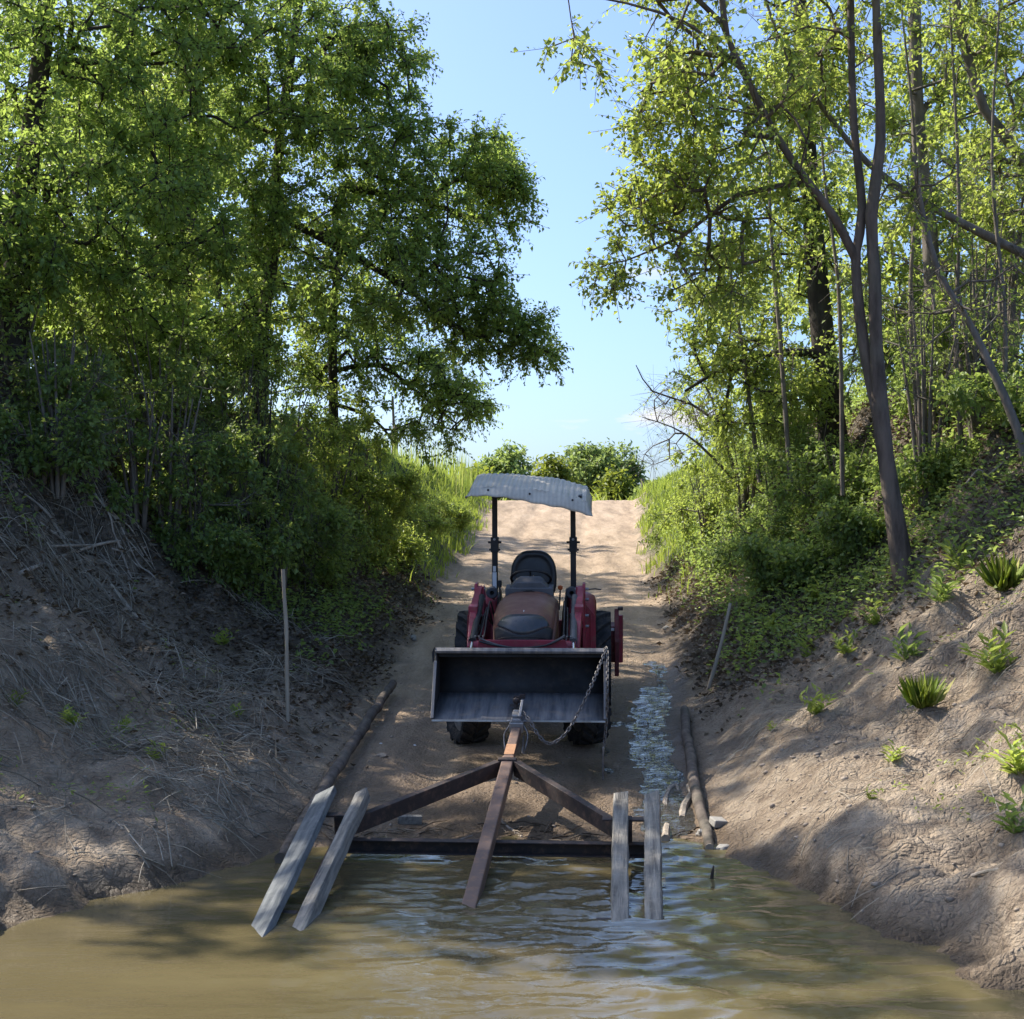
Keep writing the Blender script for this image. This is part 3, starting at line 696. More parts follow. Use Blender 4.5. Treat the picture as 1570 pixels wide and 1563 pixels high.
# ---- shrubs: a stem clump with leaves
def shrub(name, label, group, x, y, h, w, n, seed, mat, LL=(.05, .08), bare=0.0, twigs=6, per=8, stems=5, base_col=.5, wmat=None, droop=.15, cat='shrub', low=.15, dep=None):
    rng = np.random.default_rng(seed); z = tz(x, y) - .05
    paths = []
    for k in range(stems):
        a = rng.uniform(0, 2 * np.pi); rr = rng.uniform(.2, .8) * w * .6
        paths.append([(x + .05 * math.cos(a), y + .05 * math.sin(a), z, .014 + .006 * h), (x + rr * .5 * math.cos(a), y + rr * .5 * math.sin(a), z + h * .45, .010 + .003 * h), (x + rr * math.cos(a), y + rr * math.sin(a), z + h * rng.uniform(.75, .95), .005)])
    hh = h * (1 - low) / 2; dp = dep or w * .8
    lob = [((x, y, z + h * low + hh), (w * .7, dp * .7, hh * .85), n // 3)]
    for k in range(5):
        a = rng.uniform(0, 2 * np.pi); q = rng.uniform(.4, .9); lob.append(((x + w * q * math.cos(a), y + dp * q * math.sin(a), z + h * rng.uniform(.25, .95)), (w * .38, dp * .38, hh * rng.uniform(.3, .55)), max(3, n // 7)))
    return plant(name, label, cat, group, paths, lob, None, mat, wmat or M['twig'], seed, rtip=.0035, twigs=twigs, per=per, LL=LL,
                 twig_len=(.10, .28), bare=bare, droop=droop, sides=5, trunk_name='stems', crown_name='foliage', base_col=base_col, attach=.3)

# thicket on the shaded left bank
rng0 = np.random.default_rng(5)
spots = [(20, 610, 14.5, 1.5, .9), (120, 640, 14.2, 1.4, .8), (215, 660, 14.6, 1.5, .8), (300, 690, 15.0, 1.5, .8), (250, 570, 16.0, 2.0, 1.0), (120, 560, 16.3, 2.0, 1.0), (360, 640, 16.4, 2.2, .9), (330, 750, 14.9, .7, .6), (470, 740, 17.0, 1.0, .6), (520, 760, 18.0, .8, .6), (390, 720, 15.6, 1.5, .8), (60, 700, 13.8, .7, .5)]
for i, (px, py, D, h, w) in enumerate(spots):
    p = P(px, py, D)
    shrub('leafy_shrub', ['dark shrub at the left frame edge on top of the mud bank', 'dark shrub second from the left frame edge in the bank thicket', 'dark shrub above the dry hollow in the left bank', 'dark shrub in the middle of the left bank thicket', 'tall dark shrub behind the middle of the left thicket', 'tall dark shrub at the back of the thicket near the frame edge', 'tall dark shrub just left of the hanging vine column', 'low dark shrub at the foot of the left thicket above the hollow', 'low shrub at the lower right end of the shaded left thicket', 'small shrub below the sunlit shrubs on the left slope', 'dark shrub beside the foot of the hanging vine column', 'small shrub on the lip of the mud bank near the left frame edge'][i], 'thicket shrubs on the left bank', p[0], p[1], h, w, 42, 200 + i, M['shrub'], (.05, .085), twigs=8, per=9, low=0.0, bare=.2, stems=8)
spots = [(500, 700, 19.5, 2.0, .9), (560, 720, 20.5, 1.6, .8), (450, 690, 18.2, 2.0, .8), (545, 650, 20.0, 2.2, .7), (620, 745, 24, .9, .8), (590, 760, 21.0, .6, .6), (545, 750, 19.5, .9, .6), (670, 760, 27, .5, .6)]
for i, (px, py, D, h, w) in enumerate(spots):
    p = P(px, py, D)
    shrub('leafy_shrub', ['bright green shrub just right of the hanging vine column', 'bright shrub right of the slender tree on the left bank', 'tall green shrub behind the vine column', 'tallest bright shrub around the foot of the slender tree', 'low bright shrub beside the grass left of the canopy', 'small bright shrub on the slope below the slender tree', 'bright shrub in front of the slender tree trunk', 'low bright shrub in the grass nearest the tractor canopy'][i], 'sunlit shrubs on the left bank', p[0], p[1], h, w, 45, 230 + i, M['leafB'], (.05, .08), twigs=8, per=8, low=0.0, base_col=.6)
p = P(402, 690, 15.6)
shrub('vine_column', 'dark column of tangled vines hanging from the trees above the left bank', None, p[0], p[1], 2.6, .32, 40, 260, M['shrub'], (.04, .07), bare=.55, twigs=9, per=6, stems=8, wmat=M['bark_dark'], droop=.7, cat='vine', base_col=.3)
# right bank brush
spots = [(1085, 740, 21.5, 1.3, .7), (1140, 740, 20.0, 1.6, .7), (1190, 740, 18.5, 1.4, .7), (1240, 750, 17.5, 1.3, .7), (1130, 780, 18.5, .7, .6), (1180, 800, 17.0, .6, .6), (1060, 765, 24, .8, .7)]
for i, (px, py, D, h, w) in enumerate(spots):
    p = P(px, py, D)
    shrub('brush_shrub', ['twiggy brush under the bare bush by the right shoulder grass', 'tall twiggy brush right of the bare bush', 'twiggy brush left of the dark vine clad trunk', 'twiggy brush at the foot of the dark vine clad trunk', 'low brush on the slope below the bare bush', 'low brush on the slope under the vine clad trunk', 'farthest twiggy brush where the right shoulder grass begins'][i], 'brush on the right bank', p[0], p[1], h, w, 40, 300 + i, M['leafB'] if i in (0, 6, 1) else M['shrub'], (.045, .075), twigs=8, per=7, low=0.0, stems=9, base_col=.5)
spots = [(1290, 760, 16.3, 1.0, .6), (1250, 810, 15.6, .45, .5), (1320, 830, 15.2, .4, .45), (1440, 730, 15.8, 1.2, .7), (1510, 710, 15.3, 1.2, .7), (1450, 640, 17.5, 1.8, .9), (1550, 640, 16.5, 2.0, .9), (1340, 690, 18, 1.6, .8), (1470, 790, 14.6, .5, .6), (1550, 760, 14.0, .6, .6), (1200, 850, 15.8, .4, .45), (1430, 815, 14.6, .35, .45)]
for i, (px, py, D, h, w) in enumerate(spots):
    p = P(px, py, D)
    shrub('leafy_shrub', ['green shrub just left of the forked trunk', 'low green plant cluster below and left of the forked trunk', 'low green shrub close to the foot of the forked trunk', 'green shrub right of the forked trunk', 'green shrub under the leaning sapling', 'tall green shrub behind the straight grey tree', 'tall green shrub at the right frame edge behind the saplings', 'green shrub behind the fork of the leaning tree', 'low green shrub on the lip of the right mud bank', 'low green shrub at the right frame edge above the mud', 'lowest green shrub on the slope right of the road', 'small green shrub just right of the forked trunk foot'][i], 'undergrowth on the right bank', p[0], p[1], h, w, 36, 330 + i, M['shrub'], (.055, .09), twigs=7, per=7, low=0.0, base_col=.62)
# bare brush against the sky
p = P(1130, 720, 20.5)
plant('bare_bush', 'bare branching bush stretching thin twigs against the small cloud', 'shrub', None,
      [px_path([(1130, 740, 20.5, .035), (1105, 660, 20.5, .025), (1060, 620, 20.4, .018), (1000, 600, 20.4, .011), (975, 560, 20.4, .006)]),
       px_path([(1128, 730, 20.5, .03), (1100, 640, 20.6, .02), (1080, 590, 20.6, .014), (1030, 570, 20.6, .007)]),
       px_path([(1125, 735, 20.4, .025), (1070, 680, 20.3, .016), (1030, 655, 20.3, .01), (985, 640, 20.3, .005)])],
      [lobe(1030, 620, 20.4, 60, 50, .6, 34), lobe(1090, 640, 20.4, 60, 70, .6, 30), lobe(1020, 690, 20.3, 35, 40, .4, 14)],
      None, M['leafB'], M['twig'], 371, rtip=.004, twigs=4, per=4, LL=(.04, .06), bare=.85, twig_len=(.2, .5), wob=.1)
for i, (px, py, D, h, w) in enumerate([(1420, 640, 14.6, 2.3, .9), (1500, 560, 14.8, 2.4, .9), (1540, 480, 15.5, 2.6, .8)]):
    p = P(px, py + 120, D)
    shrub('bare_bush', ['tangle of bare grey twigs beside the forked trunk', 'tangle of bare twigs under the leaning tree by the frame edge', 'high tangle of bare stems in front of the corner tree'][i], 'bare bushes on the right bank', p[0], p[1], h, w, 55, 380 + i, M['shrub'], bare=.88, twigs=6, per=5, stems=8, wmat=M['bark_grey'])

# ---- trees beyond the crest
def far_tree(label, px, py_top, D, wpx, seed, mat, n, base_col, z0=3.0, name='round_tree', LL=(.16, .26), hscale=.62):
    top = P(px, py_top, D)[2]; x = P(px, 700, D)[0]; h = top - z0; w = wpx * D / FPX / 2
    lob = [((x, D, z0 + h * .55), (w * .85, w * .7, h * .45), n)]
    r2 = np.random.default_rng(seed)
    for k in range(5):
        a = r2.uniform(-1, 1); lob.append(((x + a * w * .65, D + r2.uniform(-.4, .4) * w, z0 + h * (.38 + .35 * r2.random() * (1 - abs(a) * .5))), (w * .38, w * .35, h * .26), n // 5))
    plant(name, label, 'tree', 'trees beyond the crest', [[(x, D, z0 - 1, .12), (x + .1, D, z0 + h * .3, .1), (x, D, z0 + h * .75, .04)]], lob, None, mat, M['bark'], seed, rtip=.012, twigs=6, per=6, LL=LL, twig_len=(.3, .7), base_col=base_col)
far_tree('large round green tree beyond the end of the dirt road', 918, 682, 62, 150, 401, M['leafC'], 150, .4)
far_tree('smaller bushy tree beyond the crest, just left of the large round one', 775, 690, 58, 95, 402, M['leafC'], 90, .7)
far_tree('pale low tree between the two trees beyond the crest', 846, 708, 56, 55, 403, M['leafY'], 50, .5)
far_tree('yellow green young tree showing past the canopy corner', 944, 733, 52, 46, 404, M['leafY'], 45, .55)
far_tree('yellowish shrubby tree at the left shoulder of the crest', 738, 722, 46, 60, 405, M['leafY'], 45, .5, z0=2.9)
far_tree('low grey green bush at the right end of the crest', 1010, 752, 50, 60, 406, M['leafC'], 40, .4)

# ---- grass and weeds on the upper banks (one uncountable mass each)
def blades(rng, x, y, h, wd, lean=.35):
    n = len(x); z = terrain(x, y)
    b = np.stack([x, y, z - .01], -1); a = rng.uniform(0, 2 * np.pi, n)
    side = np.stack([np.cos(a), np.sin(a), 0 * a], -1) * (wd / 2)[:, None]
    l = rng.normal(size=(n, 3)) * lean; l[:, 2] = 0
    m = b + np.stack([0 * h, 0 * h, h * .55], -1) + l * (h * .3)[:, None]
    t = b + np.stack([0 * h, 0 * h, h], -1) + l * (h * .95)[:, None]
    co = np.stack([b - side, b + side, m - side * .7, m + side * .7, t], 1).reshape(-1, 3)
    i = np.arange(n) * 5
    f = np.concatenate([np.stack([i, i + 1, i + 3], -1), np.stack([i, i + 3, i + 2], -1), np.stack([i + 2, i + 3, i + 4], -1)])
    return co, f
def grass_patch(name, label, seed, n, xr, yr, dens, hr, mat, base=.5, wd=.012):
    rng = np.random.default_rng(seed); x = rng.uniform(*xr, n); y = yr[0] + (yr[1] - yr[0]) * rng.random(n) ** .8
    k = rng.random(n) < dens(x, y); x, y = x[k], y[k]
    clump = .65 + .6 * np.clip(fbm(x * 1.3, y * 1.3, seed, 3) + .3, 0, 1)
    h = rng.uniform(*hr, len(x)) * clump
    co, f = blades(rng, x, y, h, np.full(len(x), wd) * (1 + y / 30))
    v = np.repeat(np.clip(base + .25 * fbm(x * .9, y * .9, seed + 3, 2) + rng.normal(0, .15, len(x)), 0, 1), 5)
    return tag(mesh_np(name, co, f, mat, None, {'v': v}), label, 'grass', kind='stuff')
def U(x, y): return np.abs(x - r_center(y)) - r_half(y)
grass_patch('grass_left', 'bright green grass and weeds on the left shoulder of the road', 501, 52000, (-7, 1.2), (19, 46), lambda x, y: sstep(.0, .4, U(x, y) + .3 * fbm(x * 2, y * 2, 7, 2)) * (x < r_center(y)) * sstep(19, 24, y + 2 * noise(x, y, 8)), (.08, .30), M['grass'], .55)
grass_patch('grass_right', 'bright green grass on the right shoulder of the road', 502, 46000, (1.5, 8), (18, 46), lambda x, y: sstep(.05, .4, U(x, y) + .3 * fbm(x * 2, y * 2, 17, 2)) * (x > r_center(y)) * sstep(18, 23, y + 2 * noise(x, y, 18)), (.08, .28), M['grass'], .6)
grass_patch('far_grass', 'pale tall grass along the skyline beyond the crest', 503, 14000, (-16, 16), (42, 56), lambda x, y: .3 + .7 * (np.abs(x - r_center(y)) > 2.3), (.2, .6), M['grass'], .6, .03)
# tall thin weeds on the left skyline
rngw = np.random.default_rng(77); tx = rngw.uniform(-4.2, -.8, 700); ty = rngw.uniform(33, 44, 700); kk = U(tx, ty) > .4; tx, ty = tx[kk], ty[kk]
co, f = blades(rngw, tx, ty, rngw.uniform(.5, 1.15, len(tx)), np.full(len(tx), .03), .12)
tag(mesh_np('tall_weeds', co, f, M['grass'], None, {'v': np.repeat(np.clip(rngw.normal(.75, .2, len(tx)), 0, 1), 5)}), 'tall pale weed stalks against the sky at the left of the crest', 'weeds', kind='stuff')

# ---- low broad-leaved ground cover on both banks
def ground_leaves(name, label, cat, seed, n, xr, yr, dens, LL, mat, base, lift=.05, flat=.5, wr=.6, ld_up=.5):
    rng = np.random.default_rng(seed); x = rng.uniform(*xr, n); y = rng.uniform(*yr, n)
    k = rng.random(n) < dens(x, y); x, y = x[k], y[k]; n = len(x)
    z = terrain(x, y) + rng.random(n) ** 2 * lift + .006
    d = rng.normal(size=(n, 3)); d[:, 2] = np.abs(d[:, 2]) * ld_up
    L = rng.uniform(*LL, n)
    nr = unit(np.array([0, 0, 1.0]) + rng.normal(size=(n, 3)) * flat)
    v = np.clip(base + .2 * fbm(x * 1.5, y * 1.5, seed, 2) + rng.normal(0, .2, n), 0, 1)
    co, f, vv = leaf_geo(np.stack([x, y, z], -1), d, nr, L, L * wr, v)
    return tag(mesh_np(name, co, f, mat, None, {'v': vv}), label, cat, kind='stuff')
cover = lambda s, a, b: (lambda x, y: sstep(.0, .3, fbm(x * 1.1, y * 1.1, s, 3) + a) * sstep(.15, .7, U(x, y)) * b(x, y))
ground_leaves('ground_cover_left', 'low green ground cover on the shaded upper left bank', 'ground cover', 511, 90000, (-7, .2), (12.5, 26), lambda x, y: cover(3, .1, lambda x, y: sstep(12.5, 15.5, y + U(x, y) * .4))(x, y) * (x < r_center(y)), (.03, .07), M['shrub'], .55, .22)
ground_leaves('ground_cover_right', 'low green ground cover between the trunks on the right bank', 'ground cover', 512, 110000, (1, 8), (10.5, 26), lambda x, y: cover(4, .12, lambda x, y: sstep(11.9, 15.0, y + np.minimum(U(x, y), 3) * .55 + .9 * fbm(x * 1.6, y * 1.6, 56, 2)))(x, y) * (x > r_center(y)), (.03, .07), M['shrub'], .65, .30)
ground_leaves('leaf_litter_left', 'brown dead leaves strewn over the shaded left bank', 'leaf litter', 513, 50000, (-7, .6), (9.5, 22), lambda x, y: sstep(-.1, .35, U(x, y) + .3 * fbm(x, y, 6, 3)) * sstep(10.2, 14.0, y + .9 * fbm(x, y, 8, 2) + .35 * U(x, y)) * (x < r_center(y)), (.03, .075), M['litter'], .35, .03, .5, .7, .25)
ground_leaves('leaf_litter_right', 'brown dead leaves strewn over the right bank beside the road', 'leaf litter', 514, 50000, (.8, 7), (10.5, 22), lambda x, y: sstep(-.05, .4, U(x, y) + .3 * fbm(x, y, 16, 3)) * sstep(11.4, 14.4, y + .9 * fbm(x, y, 18, 2) + .25 * U(x, y)) * (x > r_center(y)), (.03, .075), M['litter'], .5, .03, .5, .7, .25)

# ---- dead straw and roots lying down the left bank
def straw(name, label, seed, n, xr, yr, dens, mat, Lr=(.08, .38), rr=.0022, base=.5, fall=None, lift=.05):
    rng = np.random.default_rng(seed); x = rng.uniform(*xr, n); y = rng.uniform(*yr, n)
    k = rng.random(n) < dens(x, y); x, y = x[k], y[k]; n = len(x)
    L = rng.uniform(*Lr, n); a = rng.uniform(0, 2 * np.pi, n) if fall is None else fall + rng.normal(0, .55, n)
    x1 = x + np.cos(a) * L; y1 = y + np.sin(a) * L
    p0 = np.stack([x, y, terrain(x, y) + .006 + rng.random(n) ** 3 * lift], -1); p1 = np.stack([x1, y1, terrain(x1, y1) + .005 + rng.random(n) ** 3 * lift * 1.6], -1)
    m = (p0 + p1) / 2; m[:, 2] += .12 * L * rng.random(n)
    r = np.full(n, rr) * rng.uniform(.6, 1.7, n)
    c1, q1 = frustums(p0, m, r, r, 3); c2, q2 = frustums(m, p1, r, r * .5, 3)
    v = np.clip(base + rng.normal(0, .25, n), 0, 1); vv = np.concatenate([np.repeat(v, 6), np.repeat(v, 6)])
    return tag(mesh_np(name, np.vstack([c1, c2]), np.vstack([q1, q2 + len(c1)]), mat, None, {'v': vv}), label, 'straw', kind='stuff')
straw('dry_straw_left', 'dry straw and fine dead stems lying over the left mud bank', 521, 20000, (-6, -1.2), (7.6, 15), lambda x, y: sstep(.0, .35, fbm(x * 1.6 + 3, y * 1.6, 31, 4, .65) + .08 * (U(x, y) - 1)) * sstep(.1, .5, U(x, y)) * (terrain(x, y) > .06), M['straw'], base=.5, lift=.10, rr=.0028)
straw('dry_straw_right', 'dry straw scattered on the right mud bank', 522, 5000, (1.2, 5.5), (7, 14.5), lambda x, y: sstep(.0, .4, fbm(x * .9 + 7, y * .9, 37, 3)) * sstep(.1, .5, U(x, y)) * (terrain(x, y) > .06), M['straw'], base=.6, Lr=(.06, .25), rr=.0018)
straw('driftwood_litter', 'dark twigs and bark washed up on the ramp at the water line', 523, 380, (-1.2, 1.2), (9.2, 10.2), lambda x, y: (U(x, y) < -.05) * sstep(.25, .0, np.abs(y - 9.62 - .12 * noise(x * 2, x * 0, 3))), M['litter'], (.04, .22), .004, .4, None, .015)

# ---- mud crumbs
def clods(name, label, seed, n, xr, yr, dens, rr, mat):
    rng = np.random.default_rng(seed); x = rng.uniform(*xr, n); y = rng.uniform(*yr, n)
    k = rng.random(n) < dens(x, y); x, y = x[k], y[k]; n = len(x)
    ico = np.array([(0, 0, 1), (.89, 0, .45), (.28, .85, .45), (-.72, .53, .45), (-.72, -.53, .45), (.28, -.85, .45), (.72, .53, -.45), (-.28, .85, -.45), (-.89, 0, -.45), (-.28, -.85, -.45), (.72, -.53, -.45), (0, 0, -1)], dtype=float)
    fi = np.array([(0, 1, 2), (0, 2, 3), (0, 3, 4), (0, 4, 5), (0, 5, 1), (1, 6, 2), (2, 7, 3), (3, 8, 4), (4, 9, 5), (5, 10, 1), (2, 6, 7), (3, 7, 8), (4, 8, 9), (5, 9, 10), (1, 10, 6), (11, 7, 6), (11, 8, 7), (11, 9, 8), (11, 10, 9), (11, 6, 10)])
    r = rr[0] + (rr[1] - rr[0]) * rng.random(n) ** 5
    co = ico[None] * (1 + rng.normal(0, .22, (n, 12, 1))) * (r[:, None] * rng.uniform(.6, 1.4, (n, 3)))[:, None, :]
    co[:, :, 2] *= .6
    co += np.stack([x, y, terrain(x, y) + r * .1], -1)[:, None]
    f = fi[None] + (np.arange(n) * 12)[:, None, None]
    return tag(mesh_np(name, co.reshape(-1, 3), f.reshape(-1, 3), mat), label, 'mud', kind='stuff')
clods('mud_crumbs_left', 'lumps of broken mud on the left bank', 531, 8000, (-5.5, -1.2), (7, 13.5), lambda x, y: sstep(.05, .4, U(x, y)) * (.2 + .8 * sstep(-.1, .4, fbm(x * 1.4, y * 1.4, 45, 3))) * (terrain(x, y) > .02), (.005, .024), M['clod'])
clods('mud_crumbs_right', 'lumps of broken mud on the right bank', 532, 8000, (1.2, 5.5), (6.2, 13.5), lambda x, y: sstep(.05, .4, U(x, y)) * (.2 + .8 * sstep(-.1, .4, fbm(x * 1.4, y * 1.4, 47, 3))) * (terrain(x, y) > .02), (.005, .024), M['clod'])
clods('road_pebbles', 'small stones and grit on the dirt ramp', 533, 1500, (-1.3, 1.6), (9.6, 20), lambda x, y: (U(x, y) < 0) * (.2 + .8 * sstep(-.5, 0, U(x, y))), (.004, .022), M['clod'])

# ---- single weeds on the mud banks
def weed(label, px, py, size, seed, kind='broad', mat=None, n=46):
    p = hit(px, py); rng = np.random.default_rng(seed)
    if kind == 'grass':
        m = n * 4; a = rng.uniform(0, 2 * np.pi, m); L = size * rng.uniform(.35, 1.1, m)
        d = np.stack([np.cos(a) * rng.uniform(.3, 1.6, m), np.sin(a) * rng.uniform(.3, 1.6, m), rng.uniform(.5, 1.2, m)], -1); pos = rng.normal(0, size * .07, (m, 3)); pos[:, 2] = 0
        co, f, vv = leaf_geo(pos, d, unit(np.stack([np.cos(a), np.sin(a), .2 * np.ones(m)], -1)), L, np.full(m, .0035), np.clip(rng.normal(.6, .25, m), 0, 1), .1, .35)
    else:
        st = 9; pos = []; dd = []; 
        for k in range(st):
            a = rng.uniform(0, 2 * np.pi); t = rng.uniform(.2, .9); tip = np.array([math.cos(a) * t * .7, math.sin(a) * t * .7, 1.0 - .45 * t]) * size * rng.uniform(.6, 1.1)
            for s in np.linspace(.15, 1, max(3, n // st)):
                pos.append(tip * s * np.array([1, 1, .6 + .4 * s])); aa = rng.uniform(0, 2 * np.pi); dd.append(tip / size * .6 + np.array([math.cos(aa), math.sin(aa), .25]) * .7)
        pos = np.array(pos); dd = np.array(dd); m = len(pos); L = size * rng.uniform(.28, .5, m)
        co, f, vv = leaf_geo(pos, dd, unit(np.array([0, 0, 1.0]) + rng.normal(size=(m, 3)) * .3), L, L * .30, np.clip(rng.normal(.55, .2, m), 0, 1))
    o = mesh_np('weed_plant', co, f, mat or M['leafB'], None, {'v': vv}); o.location = (p[0], p[1], p[2] - .01)
    return tag(o, label, 'weed', 'weeds on the mud banks')
weed('leafy green weed alone on the bare right bank below the stake', 1248, 1098, .22, 601, n=60)
weed('wispy grass tuft on the right bank under the frame edge trees', 1415, 1085, .24, 602, 'grass', M['grass'])
weed('large leafy weed high on the right bank near the frame edge', 1528, 1035, .30, 603, n=80)
weed('small weed below the single leafy one on the right bank', 1365, 1170, .15, 604)
weed('green weed clump half cut by the right frame edge', 1562, 1190, .26, 605, n=70)
weed('dark broad leaved weed at the right frame edge above the sunlit mud', 1556, 1280, .24, 606, n=50, mat=M['shrub'])
weed('upright weed under the forked tree on the right bank', 1388, 1015, .28, 607, n=60, mat=M['shrub'])
weed('bushy weed just below the forked trunk', 1300, 1005, .24, 608, n=60)
weed('pale weed beside the right stake', 1235, 1010, .20, 609)
weed('tiny yellowish weed on the lit mud above the right shore', 1335, 1225, .08, 610, mat=M['leafY'])
weed('low green weed patch on the cracked mud of the left bank', 112, 1112, .17, 611, n=70)
weed('small weed right of the low patch on the cracked left mud', 190, 1125, .13, 612)
weed('bright weed on the dark left bank above the stake foot', 340, 990, .19, 613)
weed('pale sprouting weed in front of the left thicket', 215, 790, .35, 614, n=60)
weed('small sprout beside the hollow in the left bank', 335, 885, .2, 615)
weed('sparse weed at the left frame edge on dry mud', 20, 1085, .14, 616, mat=M['leafY'])
weed('low weed near the foot of the left stake', 365, 1100, .12, 617)
weed('trailing weed low on the left bank above the dark shore', 240, 1165, .14, 618)
weed('bright leafy sprout at the foot of the right thicket', 1250, 925, .24, 619, n=60)
weed('spindly sprout on the shaded slope left of the tractor', 600, 885, .3, 620, n=40)

weed('leafy weed on the lip of the right bank under the leaning sapling', 1480, 880, .3, 621, n=70)
weed('green weed right of the forked trunk foot', 1440, 925, .28, 622, n=60, mat=M['shrub'])
weed('drooping grass tuft on the lip at the right frame edge', 1540, 905, .3, 623, 'grass', M['grass'])
weed('small green weed between the right stake and the forked tree', 1180, 965, .22, 624, n=60)
weed('small weed left of the upright one on the right slope', 1340, 960, .22, 625, n=60)
weed('thin pale weed at the edge of the litter right of the road', 1150, 1010, .16, 626)
weed('tiny weed low on the right bank above the edge log end', 1180, 1120, .08, 627)

ground_leaves('seedlings_right', 'scattered tiny seedlings over the right mud bank', 'seedlings', 541, 9000, (1.3, 5), (7.5, 13.5), lambda x, y: sstep(.25, .5, fbm(x * 2.2, y * 2.2, 58, 3)) * sstep(.5, 1.2, U(x, y)), (.02, .05), M['leafB'], .55, .05, .4, .35)
ground_leaves('seedlings_left', 'scattered tiny seedlings over the left mud bank', 'seedlings', 542, 7000, (-5, -1.4), (7.8, 12.5), lambda x, y: sstep(.25, .5, fbm(x * 2.2, y * 2.2, 59, 3)) * sstep(.5, 1.2, U(x, y)), (.02, .045), M['leafA'], .5, .05, .4, .35)

# roots and dead stems hanging out of the eroded upper left bank
rngr = np.random.default_rng(91)
for k in range(16):
    px, py = rngr.uniform(0, 420), 0
    py = rngr.uniform(690, 800) + px * .28
    q = hit(px, py); L = rngr.uniform(.35, .9); a = rngr.uniform(-1.1, .5); pts = []
    for s_ in np.linspace(0, 1, 5):
        x = q[0] + math.cos(a) * L * s_ + rngr.normal(0, .03); y = q[1] + math.sin(a) * L * s_ * .6 + rngr.normal(0, .03)
        pts.append((x, y, tz(x, y) + .012 + .05 * math.sin(s_ * 3.1) * rngr.random(), .009 * (1 - .7 * s_) + .002))
    p = smooth_path(pts, .05); o0 = Vector(p[0][:3])
    o = MB().tube([Vector(c[:3]) - o0 for c in p], list(p[:, 3]), 6).build('dead_root', M['driftwood'], smooth=True); o.location = o0
    tag(o, 'thin bare root lying on the eroded upper left bank', 'root', 'bare roots on the left bank')

for i, (px, py, D, h, w) in enumerate([(90, 760, 13.9, 1.7, .7), (260, 720, 14.8, 1.9, .7), (430, 760, 16.2, 1.6, .6)]):
    p = P(px, py, D)
    shrub('bare_bush', ['tangle of dry grey stems at the left end of the bank thicket', 'tangle of bare stems in front of the middle of the left thicket', 'tangle of bare stems below the hanging vine column'][i], 'bare bushes on the left bank', p[0], p[1], h, w, 40, 390 + i, M['shrub'], bare=.8, twigs=6, per=5, stems=8, wmat=M['bark_grey'])

# ------------------------------------------------------------------ things: materials
M['red'] = mat_plain('faded_red_paint', (.33, .03, .055), (.22, .022, .04), .5, scale=5, bump=.05, dirt=(.20, .13, .10), dirt_amt=.55)
M['red_dull'] = mat_plain('dull_dark_red', (.16, .018, .022), (.09, .014, .016), .6, scale=6, bump=.05, dirt=(.16, .11, .08), dirt_amt=.5)
M['hood'] = mat_plain('sunburnt_hood_paint', (.19, .082, .055), (.14, .06, .044), .55, scale=4, bump=.04, dirt=(.25, .16, .11), dirt_amt=.5)
M['black'] = mat_plain('black_plastic', (.022, .023, .026), (.014, .014, .016), .55, bump=.05, dirt=(.10, .085, .065), dirt_amt=.3)
M['grey_pl'] = mat_plain('grey_plastic', (.10, .10, .108), (.075, .075, .08), .6, bump=.05, dirt=(.17, .14, .11), dirt_amt=.3)
M['lens'] = mat_plain('dusty_lamp_lens', (.06, .066, .075), (.04, .044, .05), .3, bump=.03, dirt=(.13, .11, .09), dirt_amt=.4)
M['rubber'] = mat_plain('tyre_rubber', (.028, .028, .03), (.018, .018, .019), .8, bump=.2, dirt=(.15, .12, .09), dirt_amt=.75)
M['rim'] = mat_plain('rim_paint', (.24, .22, .20), (.15, .13, .11), .6, dirt=(.15, .12, .09), dirt_amt=.5)
M['steel_black'] = mat_plain('bucket_black_steel', (.022, .023, .027), (.014, .015, .017), .8, scale=4, bump=.08, dirt=(.11, .085, .065), dirt_amt=.3)
M['steel_worn'] = mat_plain('worn_bare_steel', (.22, .21, .205), (.075, .078, .088), .7, .1, scale=4, bump=.12, bscale=60, dirt=(.28, .21, .15), dirt_amt=.6, sc=(5.0, .5, .5))
M['steel_edge'] = mat_plain('polished_edge', (.42, .41, .40), (.24, .22, .20), .4, .6, scale=9, bump=.05)
M['chrome'] = mat_plain('cylinder_rod', (.75, .75, .76), (.55, .55, .56), .18, 1.0, bump=0)
M['chain'] = mat_plain('chain_steel', (.26, .25, .24), (.13, .11, .10), .5, .7, scale=30, bump=.1)
M['rust_dark'] = mat_plain('dark_painted_channel', (.030, .027, .028), (.06, .042, .037), .65, .2, scale=6, bump=.15, dirt=(.22, .13, .09), dirt_amt=.6)
M['rust_brown'] = mat_plain('rusty_square_tube', (.19, .125, .098), (.115, .083, .072), .6, .25, scale=5, bump=.12, dirt=(.36, .20, .11), dirt_amt=.7, sc=(1, .3, 1))
M['galv'] = mat_plain('galvanised_coupler', (.40, .40, .41), (.22, .21, .21), .45, .7, scale=20, bump=.1)
M['plank'] = mat_plain('weathered_plank', (.30, .28, .24), (.10, .093, .082), .85, scale=5, bump=.8, bscale=22, dirt=(.40, .35, .27), dirt_amt=.55, sc=(7, .45, 7))
M['plank_blue'] = mat_plain('blue_grey_plank', (.17, .18, .178), (.07, .08, .083), .75, scale=5, bump=.3, bscale=22, dirt=(.30, .30, .28), dirt_amt=.4, sc=(7, .5, 7))
M['stake'] = mat_plain('pale_stick', (.42, .36, .27), (.26, .21, .155), .85, scale=8, bump=.3, sc=(1, 1, .2))
M['white_lab'] = mat_plain('white_sticker', (.75, .75, .74), (.6, .6, .6), .5, bump=0)
